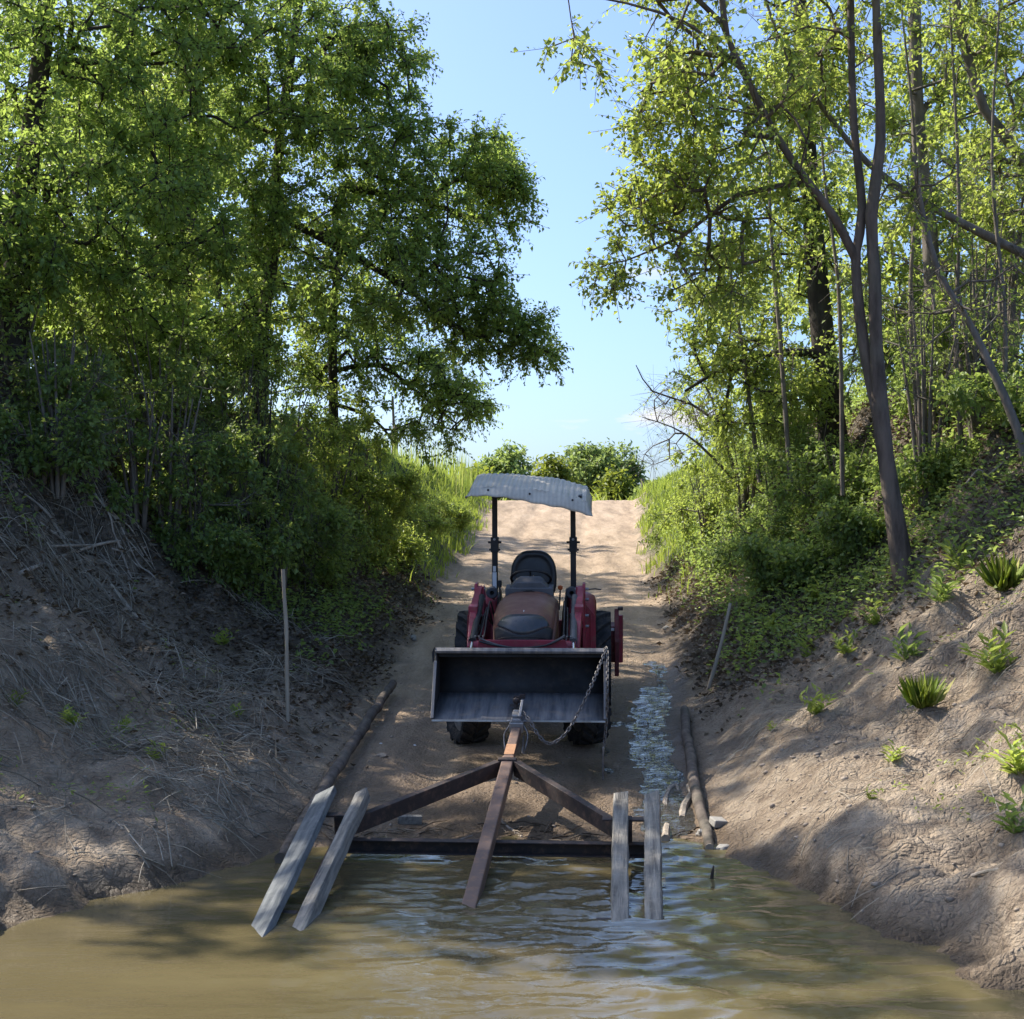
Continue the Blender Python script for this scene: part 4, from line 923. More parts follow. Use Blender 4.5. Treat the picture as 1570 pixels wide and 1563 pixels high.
M['orange'] = mat_plain('orange_knob', (.65, .13, .03), (.5, .1, .03), .5, bump=0)
M['seat'] = mat_plain('black_vinyl', (.03, .031, .034), (.02, .021, .023), .45, bump=.1, dirt=(.09, .08, .07), dirt_amt=.25)

def mat_canopy():
    m, nt, out = new_mat('canopy_sheet')
    tc = nt.nodes.new('ShaderNodeTexCoord').outputs['Object']
    b = N(nt, 'ShaderNodeBsdfPrincipled', Roughness=.6)
    n = tex_noise(nt, 5, 6, .65, tc); n2 = tex_noise(nt, 26, 4, .6, tc)
    col = ramp_node(nt, n, [(.3, (.62, .575, .49)), (.7, (.46, .43, .37))]).outputs[0]
    col = mixc(nt, math_n(nt, 'MULTIPLY', ramp_node(nt, n2, [(.52, (0, 0, 0)), (.72, (1, 1, 1))]).outputs[0], .3), col, (.27, .23, .19))
    wv = N(nt, 'ShaderNodeTexWave', Scale=9.0, Distortion=1.2); wv.bands_direction = 'X'; nt.links.new(tc, wv.inputs[0])
    col = mixc(nt, math_n(nt, 'MULTIPLY', wv.outputs['Fac'], .28), col, (.34, .31, .26))
    nt.links.new(col, b.inputs['Base Color'])
    nt.links.new(b.outputs[0], out.inputs[0]); return m
M['canopy'] = mat_canopy()

# ------------------------------------------------------------------ tractor (local: x right, y away from the river, z up; origin under the front axle)
TP = math.atan(SLOPE); TY = -.063
T = empty('tractor', (.115, 12.1, float(ramp_z(12.1)) - .012), (TP, 0, TY))
tag(T, 'small faded red tractor with front loader and folding canopy parked nose down on the ramp', 'tractor')

def tyre(R, w, rim, nl, lug, parent, name, side):
    """wheel (rim and hub) > tyre with slanted lugs"""
    h = w / 2
    wl = MB().lathe([(-h * .55, rim * .96), (-h * .62, rim * 1.05), (-h * .3, rim * .92), (side * h * .25, rim * .55), (side * h * .3, rim * .28), (side * h * .55, rim * .25), (side * h * .55, .001)], 24)
    wl.lathe([(h * .62, rim * 1.05), (h * .3, rim * .92), (-h * .3, rim * .92)], 24)
    for k in range(6):
        a = k * math.pi / 3; wl.lathe([(side * h * .32, .012), (side * h * .42, .012), (side * h * .42, .0005)], 6, c=(0, rim * .4 * math.cos(a), rim * .4 * math.sin(a)))
    W = wl.build(name, M['rim'], parent, smooth=True)
    t = MB().lathe([(-h * .55, rim), (-h * .9, rim + (R - rim) * .35), (-h, rim + (R - rim) * .62), (-h * .93, R - lug * 1.2), (-h * .6, R - lug), (0, R - lug * .8), (h * .6, R - lug), (h * .93, R - lug * 1.2), (h, rim + (R - rim) * .62), (h * .9, rim + (R - rim) * .35), (h * .55, rim)], 40)
    for k in range(nl):
        for sgn in (-1, 1):
            a0 = 2 * math.pi * (k + (.5 if sgn > 0 else 0)) / nl
            sec = []
            for j in range(4):
                f = j / 3; x = sgn * h * (.02 + .96 * f); aa = a0 - .55 * f * (2 * math.pi / nl) * 1.5
                rr = R - (.35 * lug * max(0, f - .6) / .4); rb = R - lug * 1.6 - (lug * 1.0 if j == 3 else 0); da = .26 * (2 * math.pi / nl)
                sec.append([(x, r_ * math.cos(q), r_ * math.sin(q)) for r_, q in ((rb, aa - da * 1.2), (rr, aa - da * .8), (rr, aa + da * .8), (rb, aa + da * 1.2))])
            vs_ = [p for s_ in sec for p in s_]; fs = []
            for j in range(3):
                for q in range(3): fs.append((j * 4 + q, j * 4 + q + 1, j * 4 + 4 + q + 1, j * 4 + 4 + q))
            fs += [(0, 3, 2, 1), (12, 13, 14, 15)]
            t.add(vs_, fs)
    t.build('tyre', M['rubber'], W, smooth=True, angle=30)
    return W
for sx in (-1, 1):
    w = tyre(.265, .235, .15, 14, .022, T, 'front_wheel', sx); w.location = (sx * .475, 0, .262); w.rotation_euler = (0, 0, math.radians(24))
    w = tyre(.43, .27, .22, 15, .034, T, 'rear_wheel', sx); w.location = (sx * .55, 1.45, .428)
# chassis
mb = MB().box((0, .25, .50), (.26, 1.1, .22)).box((0, 1.2, .48), (.34, .9, .30)).box((0, 0, .30), (.7, .12, .12)).tube([(-.45, 1.45, .43), (.45, 1.45, .43)], .075, 12).box((0, -.28, .45), (.34, .16, .22)).box((0, .3, .72), (.36, .7, .26))
mb.build('chassis', M['black'], T, bevel=.01)
for sx in (-1, 1): MB().box((sx * .36, .95, .50), (.26, .55, .025)).box((sx * .36, .70, .44), (.26, .03, .14)).build('footplate', M['black'], T, bevel=.006)
# hood: surface swept along a nose profile
HP = [(-.445, .80), (-.455, .90), (-.445, .965), (-.415, 1.02), (-.36, 1.065), (-.25, 1.10), (-.08, 1.13), (.15, 1.15), (.40, 1.152), (.58, 1.148)]
HW = [.215, .225, .232, .236, .24, .246, .25, .252, .252, .25]
def hood_pt(i, u, off=0.0):
    y, z = HP[i]; w = HW[i]; j = min(i + 1, len(HP) - 1); k = max(i - 1, 0)
    ty, tz_ = HP[j][0] - HP[k][0], HP[j][1] - HP[k][1]; l = math.hypot(ty, tz_); ny_, nz_ = -tz_ / l, ty / l
    a = abs(u); drop = .085 * a ** 3.2
    return (w * u * (1 - .03 * a) + (off * .3 * u), y + (ny_ * off) + (.10 * u * u if i < 4 else .10 * u * u * max(0, (6 - i) / 3)), z + nz_ * off - drop * (1 if i > 2 else i / 3))
us = np.linspace(-1, 1, 17)
rows = [[hood_pt(i, u) for u in us] for i in range(len(HP))]
mb = MB().grid(rows)
for e in (0, -1):     # side skirts
    mb.grid([[r[e] for r in rows[2:]], [(r[e][0] * 1.02, r[e][1], .80) for r in rows[2:]], [(r[e][0] * .95, r[e][1], .62) for r in rows[2:]]])
mb.build('hood', M['hood'], T, smooth=True, solid=.006, angle=60)
HI = np.linspace(0, len(HP) - 1, len(HP))
def hood_f(t, u, off):
    i = min(int(t), len(HP) - 2); f = t - i; a = hood_pt(i, u, off); b = hood_pt(i + 1, u, off)
    return tuple(a[k] * (1 - f) + b[k] * f for k in range(3))
# dark lamp panel: a lens shaped band across the nose
rows = []
for q in np.linspace(-.86, .86, 21):
    e = 1 - (abs(q) / .86) ** 2.2; lo = 3.55 - 1.75 * e; hi = 3.75 + .75 * (1 - (abs(q) / .86) ** 6)
    rows.append([hood_f(lo + (hi - lo) * s, q, .006) for s in np.linspace(0, 1, 7)])
lp = MB().grid(rows).build('lamp_panel', M['lens'], T, smooth=True, solid=.004, angle=60)
gtop = lambda q: 3.5 - 1.72 * max(0.0, 1 - (min(abs(q), .86) / .86) ** 2.2)
rows = [[hood_f(.05 + (gtop(q) - .05) * s, q, .004) for q in np.linspace(-.98, .98, 25)] for s in np.linspace(0, 1, 9)]
gr = MB().grid(rows).build('grille', M['black'], T, smooth=True, solid=.004, angle=60)
for k in range(5):
    MB().tube([hood_f(.25 + k * .3, q, .010) for q in np.linspace(-.85, .85, 9)], .004, 5).build('grille_bar', M['black'], gr)
MB().box(hood_f(5.0, 0.0, .004), (.007, .006, .022), (math.radians(-68), 0, 0)).build('badge', M['white_lab'], T)
MB().prism([(.015, 0), (.05, .0), (.02, .012), (-.02, .012), (-.05, 0), (-.015, 0)], 0, .02, 'y').build('hood_latch', M['black'], T).location = (0.0, .53, 1.154)
# dash cowl with steering wheel
rows = []
for y, wb, wt, zb, zt in ((.585, .185, .125, 1.10, 1.225), (.68, .18, .115, 1.10, 1.255), (.80, .165, .10, 1.08, 1.25)):
    rows.append([(-wb, y, zb), (-wb * .93, y, zb + (zt - zb) * .5), (-wt, y, zt - .012), (-wt * .8, y, zt), (wt * .8, y, zt), (wt, y, zt - .012), (wb * .93, y, zb + (zt - zb) * .5), (wb, y, zb)])
mb = MB().grid(rows); n = len(mb.v); mb.f.append(tuple(range(8))); mb.f.append(tuple(range(n - 1, n - 9, -1)))
mb.box((0, .68, .95), (.40, .24, .46)); mb.build('dash_cowl', M['grey_pl'], T, smooth=True, bevel=.008)
sw_ = MB(); c0 = Vector((0, .90, 1.215)); ax = Euler((math.radians(-32), 0, 0)).to_matrix()
sw_.tube([c0 + ax @ Vector((.17 * math.cos(a), .17 * math.sin(a), 0)) for a in np.linspace(0, 2 * math.pi, 25)], .012, 8, caps=False)
for a in (.5, 2.6, 4.7): sw_.tube([c0, c0 + ax @ Vector((.17 * math.cos(a), .17 * math.sin(a), 0))], .008, 6)
sw_.tube([c0 + ax @ Vector((0, 0, .01)), c0 + ax @ Vector((0, 0, -.2))], .022, 8)
sw_.build('steering_wheel', M['black'], T, smooth=True)
# seat
def seat_prof(w, h, n=28):
    out = []
    for k in range(n):
        a = 2 * math.pi * k / n; c, s = math.cos(a), math.sin(a); e = .62
        x = math.copysign(abs(c) ** e, c) * w; z = math.copysign(abs(s) ** e, s) * h
        if z > 0: x *= 1 - .22 * (z / h) ** 2
        out.append((x, z))
    return out
bk = MB(); rows = []
for y, sc in ((.055, .90), (.035, .985), (0, 1.0), (-.03, .98), (-.045, .92), (-.05, .84), (-.036, .78), (-.030, .70), (-.045, .55), (-.05, .3), (-.05, .02)):
    rows.append([(x * sc, y + .10 * (z * sc + .23) + 1.35, 1.185 + z * sc) for x, z in seat_prof(.205, .225)] )
rows = [r + [r[0]] for r in rows]; bk.grid(rows).build('seat_back', M['seat'], T, smooth=True, angle=70)
cu = MB(); rows = []
for dz, sc in ((0, .85), (.03, .98), (.06, 1.0), (.085, .95), (.10, .8), (.095, .4), (.09, .02)):
    rows.append([(x * sc, 1.17 + z * sc, .84 + dz) for x, z in seat_prof(.215, .20)]); rows[-1].append(rows[-1][0])
cu.grid(rows).build('seat_cushion', M['seat'], T, smooth=True, angle=70)
MB().box((0, 1.2, .76), (.34, .36, .16)).build('seat_base', M['black'], T, bevel=.01)
# fenders: arched strips over the rear tyres with an outer lip
for sx in (-1, 1):
    rows = []
    for a in np.linspace(math.radians(8), math.radians(150), 15):
        R_ = .53 + .05 * max(0, math.cos(a)) ; y = 1.45 - R_ * math.cos(a) * 1.02; z = .47 + R_ * 1.04 * math.sin(a)
        rows.append([(sx * .30, y, z - .035), (sx * .33, y, z), (sx * .47, y, z + .004), (sx * .535, y + .01, z - .03), (sx * .55, y + .015, z - .085)])
    f = MB().grid(rows).build('fender', M['red'], T, smooth=True, solid=.006, angle=50)
    # flat front apron of the fender
    MB().prism([(sx * .33, .96), (sx * .40, 1.02), (sx * .47, 1.0), (sx * .55, .90), (sx * .555, .55), (sx * .36, .52)], .868, .880, 'y').build('fender_apron', M['red'], f, bevel=.004)
    for xx in (.42, .47, .51): MB().box((sx * xx, .864, .74), (.012, .008, .36)).build('pressed_rib', M['red'], f, bevel=.003)
# loader uprights, arms, cylinders
for sx in (-1, 1):
    up = MB().prism([(.66, .42), (.84, .42), (.86, .80), (.84, 1.14), (.80, 1.20), (.68, 1.20), (.62, 1.12), (.66, .80)], sx * .455 - .012, sx * .455 + .012, 'x')
    up.prism([(.70, .42), (.82, .42), (.84, .8), (.82, 1.17), (.70, 1.17), (.66, .8)], sx * .395 - .008, sx * .395 + .008, 'x')
    up.box((sx * .425, .845, .85), (.075, .014, .6)); up.box((sx * .40, .72, .45), (.26, .16, .06))
    U_ = up.build('loader_upright', M['red'], T, bevel=.005)
    for z, y in ((1.15, .72), (1.06, .74), (.92, .75), (.83, .75)):
        MB().tube([(sx * .435 - sx * .055, y, z), (sx * .435 + sx * .06, y, z)], .013, 8).build('pin', M['galv'], U_)
    arm = MB().beam((sx * .43, .74, 1.13), (sx * .425, .10, 1.04), .055, .10).beam((sx * .425, .12, 1.055), (sx * .41, -.36, .80), .055, .10).beam((sx * .41, -.34, .815), (sx * .40, -.47, .66), .055, .09)
    arm.box((sx * .425, .10, 1.04), (.07, .16, .12)).build('loader_arm', M['red'], T, bevel=.006)
    # bucket cylinder in front of the arm, barrel above and bright rod below
    a_, b_ = Vector((sx * .385, .42, 1.125)), Vector((sx * .39, -.42, .895)); cc = MB().tube([a_, b_], .026, 12).tube([b_ - (b_ - a_).normalized() * .05, b_ + (b_ - a_).normalized() * .01], .031, 12)
    cc.build('bucket_cylinder', M['black'] if sx < 0 else M['grey_pl'], T, smooth=True)
    MB().tube([b_, Vector((sx * .395, -.60, .82))], .013, 10).build('cylinder_rod', M['chrome'], T, smooth=True)
    a_, b_ = Vector((sx * .335, .62, .62)), Vector((sx * .36, -.05, .78)); MB().tube([a_, b_], .027, 12).build('lift_cylinder', M['black'], T, smooth=True)
    MB().tube([b_, Vector((sx * .37, -.22, .84))], .013, 10).build('cylinder_rod', M['chrome'], T, smooth=True)
    for k in range(3):
        x0 = sx * (.30 + .025 * k)
        MB().tube([tuple(p[:3]) for p in smooth_path([(x0 * .9, .55, .78 + .05 * k, 0), (x0, .30, 1.10 - .05 * k, 0), (x0 * 1.03, .0, 1.02 - .04 * k, 0), (x0 * 1.05, -.30, .90 + .01 * k, 0), (sx * .36, -.40, .93, 0)], .06)], .0075, 6).build('hydraulic_hose', M['black'], T, smooth=True)
    st = MB()
    for k in range(3): st.tube([(sx * (.30 + .03 * k), -.40, .87), (sx * (.31 + .03 * k), -.42, .935)], .006, 6)
    st.box((sx * .325, -.41, .875), (.13, .02, .012)).box((sx * .32, -.42, .845), (.12, .02, .01)).build('hose_fittings', M['galv'], T)
MB().tube([(-.41, -.42, .855), (.41, -.42, .855)], .045, 12).build('cross_tube', M['red'], T, smooth=True)
MB().prism([(-.36, .83), (.36, .83), (.33, .915), (-.33, .915)], -.485, -.475, 'y').build('brush_guard', M['red'], T, bevel=.004)
for k, (sag, z0, dz) in enumerate(((.075, .93, .0), (.055, .915, .015))):
    MB().tube([(x, -.50 - .015 * k, z0 + dz * x - sag * (1 - (x / .33) ** 2) + (.05 * max(0, x - .2) * 4)) for x in np.linspace(-.33, .33, 19)], .0075, 6).build('hydraulic_hose', M['grey_pl'] if k == 0 else M['black'], T, smooth=True)
# control levers, side lamps
MB().tube([(.24, .88, .95), (.25, .92, 1.12)], .007, 6).build('lever', M['black'], T)
MB().lathe([(-.02, .004), (-.012, .02), (.012, .022), (.022, .004)], 10, 'z', (.25, .92, 1.135)).build('lever_knob', M['orange'], T, smooth=True)
MB().tube([(-.26, .88, .95), (-.27, .90, 1.14)], .007, 6).tube([(-.27, .90, 1.14), (-.27, .90, 1.20)], .018, 8).build('lever', M['black'], T)
lw = MB().tube([(.42, .80, 1.13), (.55, .82, 1.14), (.60, .80, 1.135)], .006, 6); lw.build('lever', M['black'], T)
for sx in (-1, 1):
    mb = MB().lathe([(-.03, .02), (-.03, .045), (0, .055), (.04, .05), (.06, .02), (.06, .001)], 16, 'y', (sx * .345, 1.02, 1.08)); mb.tube([(sx * .345, 1.06, 1.08), (sx * .345, 1.2, 1.0)], .012, 6)
    mb.build('work_lamp', M['grey_pl'], T, smooth=True)
    MB().prism([(.95, .72), (1.35, .72), (1.42, 1.02), (1.30, 1.08), (1.0, 1.04)], sx * .30, sx * .285, 'x').build('side_console', M['black'], T, bevel=.006)
# roll bar
for sx in (-1, 1):
    rp = MB().beam((sx * .352, 1.45, .55), (sx * .350, 1.45, 1.43), .050, .062, (0, 1, 0)).beam((sx * .350, 1.45, 1.43), (sx * .348, 1.45, 1.93), .046, .056, (0, 1, 0))
    R_ = rp.build('roll_bar_post', M['black'], T, bevel=.006)
    MB().box((sx * .35, 1.45, 1.455), (.068, .085, .13)).tube([(sx * .35 - .06, 1.44, 1.475), (sx * .35 + .06, 1.44, 1.475)], .011, 8).tube([(sx * .35 - .05, 1.43, 1.41), (sx * .35 + .05, 1.43, 1.41)], .010, 8).build('hinge_bracket', M['black'], R_, bevel=.004)
    MB().lathe([(0, .001), (0, .012), (.012, .012), (.012, .001)], 8, 'y', (sx * .35, 1.398, 1.505)).build('bolt', M['galv'], R_)
MB().box((-.352, 1.412, 1.135), (.036, .005, .15)).build('sticker', M['white_lab'], T)
MB().box((-.352, 1.412, 1.24), (.026, .005, .05)).build('sticker', M['white_lab'], T)
MB().box((0, 1.45, 1.90), (.70, .055, .05)).build('roll_bar_crosspiece', M['black'], T, bevel=.006)
# canopy: thin ribbed sheet bent down at the front and the sides, sagging to one side
def can_pt(u, v):
    x = -.015 + .475 * u
    tilt = -.045 * u - .022 * max(0, u) ** 2
    rib = .0035 * math.sin(u * 58)
    wr = .010 * float(noise(np.array([u * 2.3 + 5]), np.array([v * 2.1]), 3)[0])
    if v >= 0:       # top, v 0..1 front to back
        y = .90 + 1.02 * v; z = 1.985 + tilt + .085 * math.sin(v * 2.1) - .03 * u * u + rib + wr - .02 * v
    else:            # front valance, v 0..-1 downwards
        k = -v; L = .070 + .060 * (u + 1) / 2 + .008 * math.sin(u * 4.2 + 1) + .004 * math.sin(u * 19)
        y = .90 - .055 * math.sin(k * 1.5) - .012 * k * k + .010 * math.sin(u * 7 + k * 2); z = 1.985 + tilt - .03 * u * u - L * k + wr * (1 - k) + rib * (1 - k)
        x *= 1 + .03 * k
    return (x, y, z)
vv_ = [-1, -.8, -.6, -.4, -.25, -.1, 0, .06, .15, .3, .45, .6, .75, .9, 1.0]
cn = MB().grid([[can_pt(u, v) for u in np.linspace(-1, 1, 181)] for v in vv_])
for sx in (-1, 1):
    rows = []
    for k in np.linspace(0, 1, 5):
        rows.append([(can_pt(sx, v)[0] + sx * (.012 + .045 * k), can_pt(sx, v)[1], can_pt(sx, v)[2] - k * (.09 + .02 * (sx > 0) + .012 * math.sin(v * 9)) * (1 if v >= 0 else max(0.0, 1 + v * .95)) - .002) for v in np.linspace(-1, 1, 21)])
    rows.insert(0, [can_pt(sx, v) for v in np.linspace(-1, 1, 21)])
    cn.grid(rows)
cn_o = cn.build('canopy', M['canopy'], T, smooth=True, solid=.006, angle=60)
for u, v in ((-.72, -.35), (0.02, -.35), (.78, -.25)):
    p = can_pt(u, v); MB().lathe([(-.012, .001), (-.012, .009), (.0, .010)], 8, 'y', (p[0], p[1] - .002, p[2])).build('bolt', M['black'], cn_o)
fr = MB()
for x in (-.42, .42): fr.beam((x, .97, 1.93 - .05 * x), (x, 1.84, 1.955 - .05 * x), .03, .03)
for y in (.97, 1.45, 1.84): fr.beam((-.43, y, 1.945), (.43, y, 1.895), .03, .03)
fr.build('canopy_frame', M['black'], T, bevel=.003)
# front loader bucket
BP = [(-1.05, .412), (-.86, .452), (-.68, .492), (-.60, .525), (-.555, .59), (-.545, .68), (-.575, .77), (-.64, .835), (-.72, .872)]
rows = [[(x, y, z) for x in np.linspace(-.628, .628, 9)] for y, z in BP]
B_ = MB().grid(rows[3:]).build('bucket', M['steel_black'], T, smooth=True, solid=.008, angle=50)
MB().grid(rows[:4]).build('bucket_floor', M['steel_worn'], B_, smooth=True, solid=.009, angle=50)
MB().box((0, -1.053, .410), (1.272, .05, .014), (math.radians(-12), 0, 0)).build('cutting_edge', M['steel_edge'], B_, bevel=.002)
MB().box((0, -.728, .874), (1.285, .05, .022), (math.radians(22), 0, 0)).build('bucket_rim', M['steel_worn'], B_, bevel=.003)
MB().box((0, -.700, .842), (1.24, .012, .045), (math.radians(-25), 0, 0)).build('bucket_lip', M['steel_black'], B_, bevel=.003)
for sx in (-1, 1):
    MB().prism(BP + [(-.80, .80)], sx * .628, sx * .640, 'x').build('bucket_side', M['steel_black'], B_, bevel=.003)
    MB().beam((sx * .634, -1.055, .425), (sx * .634, -.795, .805), .022, .02).build('side_edge', M['steel_worn'], B_, bevel=.003)
    MB().prism([(-.53, .58), (-.55, .80), (-.60, .86), (-.46, .80), (-.46, .54)], sx * .40 - .05, sx * .40 + .05, 'x').build('bucket_bracket', M['red_dull'], B_)
MB().prism([(-.668, .86), (-.648, .90), (-.652, .79), (-.662, .78)], -.02, .01, 'y').build('lifting_ear', M['steel_black'], B_).location = (0, -.72, 0)
# tow ball plate on the cutting edge
bm_ = MB().box((-.02, -.93, .50), (.09, .16, .018), (math.radians(-12), 0, 0)).lathe([(.0, .016), (.03, .014), (.035, .02), (.05, .025), (.066, .02), (.075, .001)], 12, 'z', (-.02, -1.0, .50)).box((-.02, -.86, .53), (.05, .05, .05)).box((.02, -.84, .55), (.04, .03, .03))
bm_.build('tow_ball', M['rust_dark'], B_, smooth=True)
# rear implement on the three point hitch
I_ = MB().box((.12, 2.28, .44), (1.22, .30, .34)).box((.12, 2.15, .64), (1.1, .06, .06)).build('rear_implement', M['red_dull'], T, bevel=.008)
for x in (-.50, .74):
    MB().prism([(2.02, .16), (2.50, .16), (2.52, .52), (2.40, .74), (2.26, .76), (2.12, .62), (2.02, .48)], x - .02, x + .02, 'x').build('side_plate', M['red_dull'], I_, bevel=.005)
MB().tube([(.765, 2.26, .25), (.765, 2.26, .70)], .035, 10).build('chain_case', M['red'], I_, smooth=True)
MB().box((.775, 2.25, .765), (.05, .07, .03)).build('filler_cap', M['rust_dark'], I_, bevel=.004)
MB().box((.675, 2.125, .585), (.085, .004, .026)).build('sticker', M['white_lab'], I_)
MB().box((.660, 2.125, .545), (.03, .004, .018)).build('sticker', M['white_lab'], I_)
MB().beam((0, 1.85, .62), (.1, 2.2, .78), .05, .06).beam((-.3, 1.7, .4), (-.3, 2.2, .40), .04, .06).beam((.3, 1.7, .4), (.3, 2.2, .40), .04, .06).build('hitch_links', M['black'], I_)

# ------------------------------------------------------------------ boat trailer
TD = Vector((.0826, 1, .1826)); CPL = Vector((.048, 11.04, .60))
TLen = TD.normalized(); TX = Vector((1, -.0826, 0)).normalized(); TU = TX.cross(TLen).normalized()
def tp(s, x=0.0, u=0.0):   # s metres (along y) from the coupler towards the river, x across, u above the top of the centre tube
    return CPL - TD * s + TX * x + TU * u
R_t = Matrix((TX, TLen, TU)).transposed()
TR = empty('boat_trailer', tp(0.0)); TR.rotation_euler = R_t.to_euler()
tag(TR, 'rusty boat trailer frame with wooden bunks sunk into the river behind the bucket', 'trailer')
bpy.context.view_layer.update()
k_ = TD.length
def lp_(s, x=0.0, u=0.0): return (x, -s * k_, u)
# centre tube: rear length and a slimmer front tongue
MB().beam(lp_(.86, .0, -.045), lp_(4.6, .0, -.045), .078, .09).build('centre_tube', M['rust_brown'], TR, bevel=.008)
MB().beam(lp_(.20, .0, -.035), lp_(.98, .0, -.035), .066, .066).build('tongue', M['rust_brown'], TR, bevel=.007)
MB().beam(lp_(.62, .0, -.0005), lp_(.84, .0, -.0005), .067, .004).build('rust_patch', mat_plain('bare_orange_rust', (.45, .24, .12), (.30, .15, .08), .8, scale=12), TR)
MB().box(lp_(.96, 0, -.03), (.125, .05, .085)).build('collar', M['rust_dark'], TR, bevel=.006)
def channel(name, a, b, h, w, face, mat):
    """C channel standing on its web; face gives the side of the flanges"""
    a = Vector(a); b = Vector(b); y = (b - a).normalized(); z = Vector((0, 0, 1)); z = (z - y * z.dot(y)).normalized(); x = y.cross(z)
    L = (b - a).length; m = Matrix((x, y, z)).transposed(); c = (a + b) / 2
    mb = MB()
    mb.box(c, (.008, L, h), m); mb.box(c + x * face * w * .5 + z * (h / 2 - .0045), (w, L, .009), m); mb.box(c + x * face * w * .5 - z * (h / 2 - .0045), (w, L, .009), m)
    return mb.build(name, mat, TR, bevel=.003)
channel('frame_arm', lp_(.98, -.045, -.052), lp_(2.13, -.86, -.052), .10, .045, 1, M['rust_dark'])
channel('frame_arm', lp_(.98, .045, -.052), lp_(2.13, .76, -.052), .10, .045, -1, M['rust_dark'])
channel('cross_member', lp_(2.14, -.90, -.138), lp_(2.14, .98, -.138), .085, .045, 1, M['rust_dark'])
channel('cross_member', lp_(3.55, -.93, -.138), lp_(3.55, .93, -.138), .09, .045, 1, M['rust_dark'])
# coupler
cp = MB().prism([(-.035, -.06), (.035, -.06), (.045, .02), (.03, .045), (-.03, .045), (-.045, .02)], -.20, -.02, 'y').box(lp_(.19, 0, -.01), (.10, .06, .07)).box(lp_(.10, .0, .055), (.075, .10, .02)).box(lp_(.03, .0, .06), (.07, .03, .018)).tube([lp_(.13, -.07, .015), lp_(.13, .07, .015)], .010, 8)
CP_ = cp.build('coupler', M['galv'], TR, bevel=.005)
MB().beam(lp_(.16, .02, .05), lp_(-.02, .03, .12), .02, .03).build('latch_lever', M['galv'], CP_, bevel=.003)
for sg in (-1, 1):
    MB().tube([tuple(p[:3]) for p in smooth_path([lp_(.18, sg * .05, .0) + (0,), lp_(.25, sg * .085, -.05) + (0,), lp_(.34, sg * .07, -.13) + (0,), lp_(.33, sg * .05, -.16) + (0,), lp_(.24, sg * .055, -.06) + (0,)], .03)], .006, 6).build('safety_cable', M['chain'], CP_, smooth=True)
# bunks: one weathered plank each
inv = TR.matrix_world.inverted()
def bunk(name_mat, a, b, w, t, roll, label):
    a = inv @ Vector(a); b = inv @ Vector(b); y = (b - a).normalized(); z = Vector((0, 0, 1)); z = (z - y * z.dot(y)).normalized(); x = y.cross(z)
    m = Matrix((x, y, z)).transposed() @ Euler((0, roll, 0)).to_matrix()
    rngb = np.random.default_rng(int(abs(roll) * 100 + w * 999)); L = (b - a).length; nn = 14; rows = []
    for i in range(nn + 1):
        s = -L / 2 + L * i / nn; j = rngb.normal(0, .0025, 4)
        hw, ht = w / 2, t / 2; ch = .006; fr_ = .5 if i in (0,) else 1
        prof = [(-hw + j[0], -ht), (-hw + j[0], ht - ch), (-hw + ch + j[1], ht + j[3]), (hw - ch + j[2], ht + j[3]), (hw + j[2], ht - ch), (hw + j[2], -ht)]
        rows.append([(a + b) / 2 + m @ Vector((p_[0], s + (.03 * p_[0] / hw if i in (0, nn) else 0), p_[1])) for p_ in prof + prof[:1]])
    mb = MB().grid(rows); n0 = len(rows[0]); mb.f.append(tuple(range(n0 - 1))); mb.f.append(tuple(nn * n0 + q for q in reversed(range(n0 - 1))))
    o = mb.build('bunk', M[name_mat], TR, smooth=True, angle=30); o['label'] = label; return o
e_ = 1.45   # planks run on below the water
def ext(t, b): t = np.array(t) - np.array([0, 0, .035]); b = np.array(b) - np.array([0, 0, .06]); return tuple(t), tuple(t + (b - t) * e_)
t1, b1 = ext(P(500, 1207, 9.25), P(388, 1432, 7.10)); bunk('plank_blue', t1, b1, .120, .045, math.radians(20), 'wide blue grey outer bunk plank')
t1, b1 = ext(P(556, 1212, 9.22), P(455, 1424, 7.22)); bunk('plank', t1, b1, .072, .075, math.radians(16), 'split pale inner bunk plank')
t1, b1 = ext(P(951, 1213, 9.2), P(950, 1412, 7.37)); bunk('plank', t1, b1, .088, .07, math.radians(-5), 'grey inner bunk plank')
t1, b1 = ext(P(1000, 1215, 9.2), P(1003, 1416, 7.33)); bunk('plank', t1, b1, .088, .07, math.radians(7), 'grey outer bunk plank')
for s, xs in ((2.12, (-.885, .79)), (3.52, (-.885, .79))):
    for x in xs:
        MB().box(lp_(s, x, -.03), (.09, .07, .15)).box(lp_(s, x, .035), (.26, .06, .012)).build('bunk_bracket', M['rust_dark'], TR, bevel=.004)
MB().beam(lp_(2.2, .79, -.06), lp_(3.4, .79, -.10), .045, .05).build('bunk_rail', M['rust_brown'], TR, bevel=.004)
MB().beam(lp_(2.2, -.885, -.06), lp_(3.4, -.885, -.10), .045, .05).build('bunk_rail', M['rust_brown'], TR, bevel=.004)
# axle and wheels stand under water
MB().tube([lp_(3.3, -.85, -.25), lp_(3.3, .85, -.25)], .03, 8).build('axle', M['rust_dark'], TR)
for sx in (-1, 1):
    MB().lathe([(-.06, .12), (-.07, .2), (-.05, .25), (.05, .25), (.07, .2), (.06, .12)], 20, 'x').build('wheel', M['rubber'], TR, smooth=True).location = lp_(3.3, sx * .68, -.28)

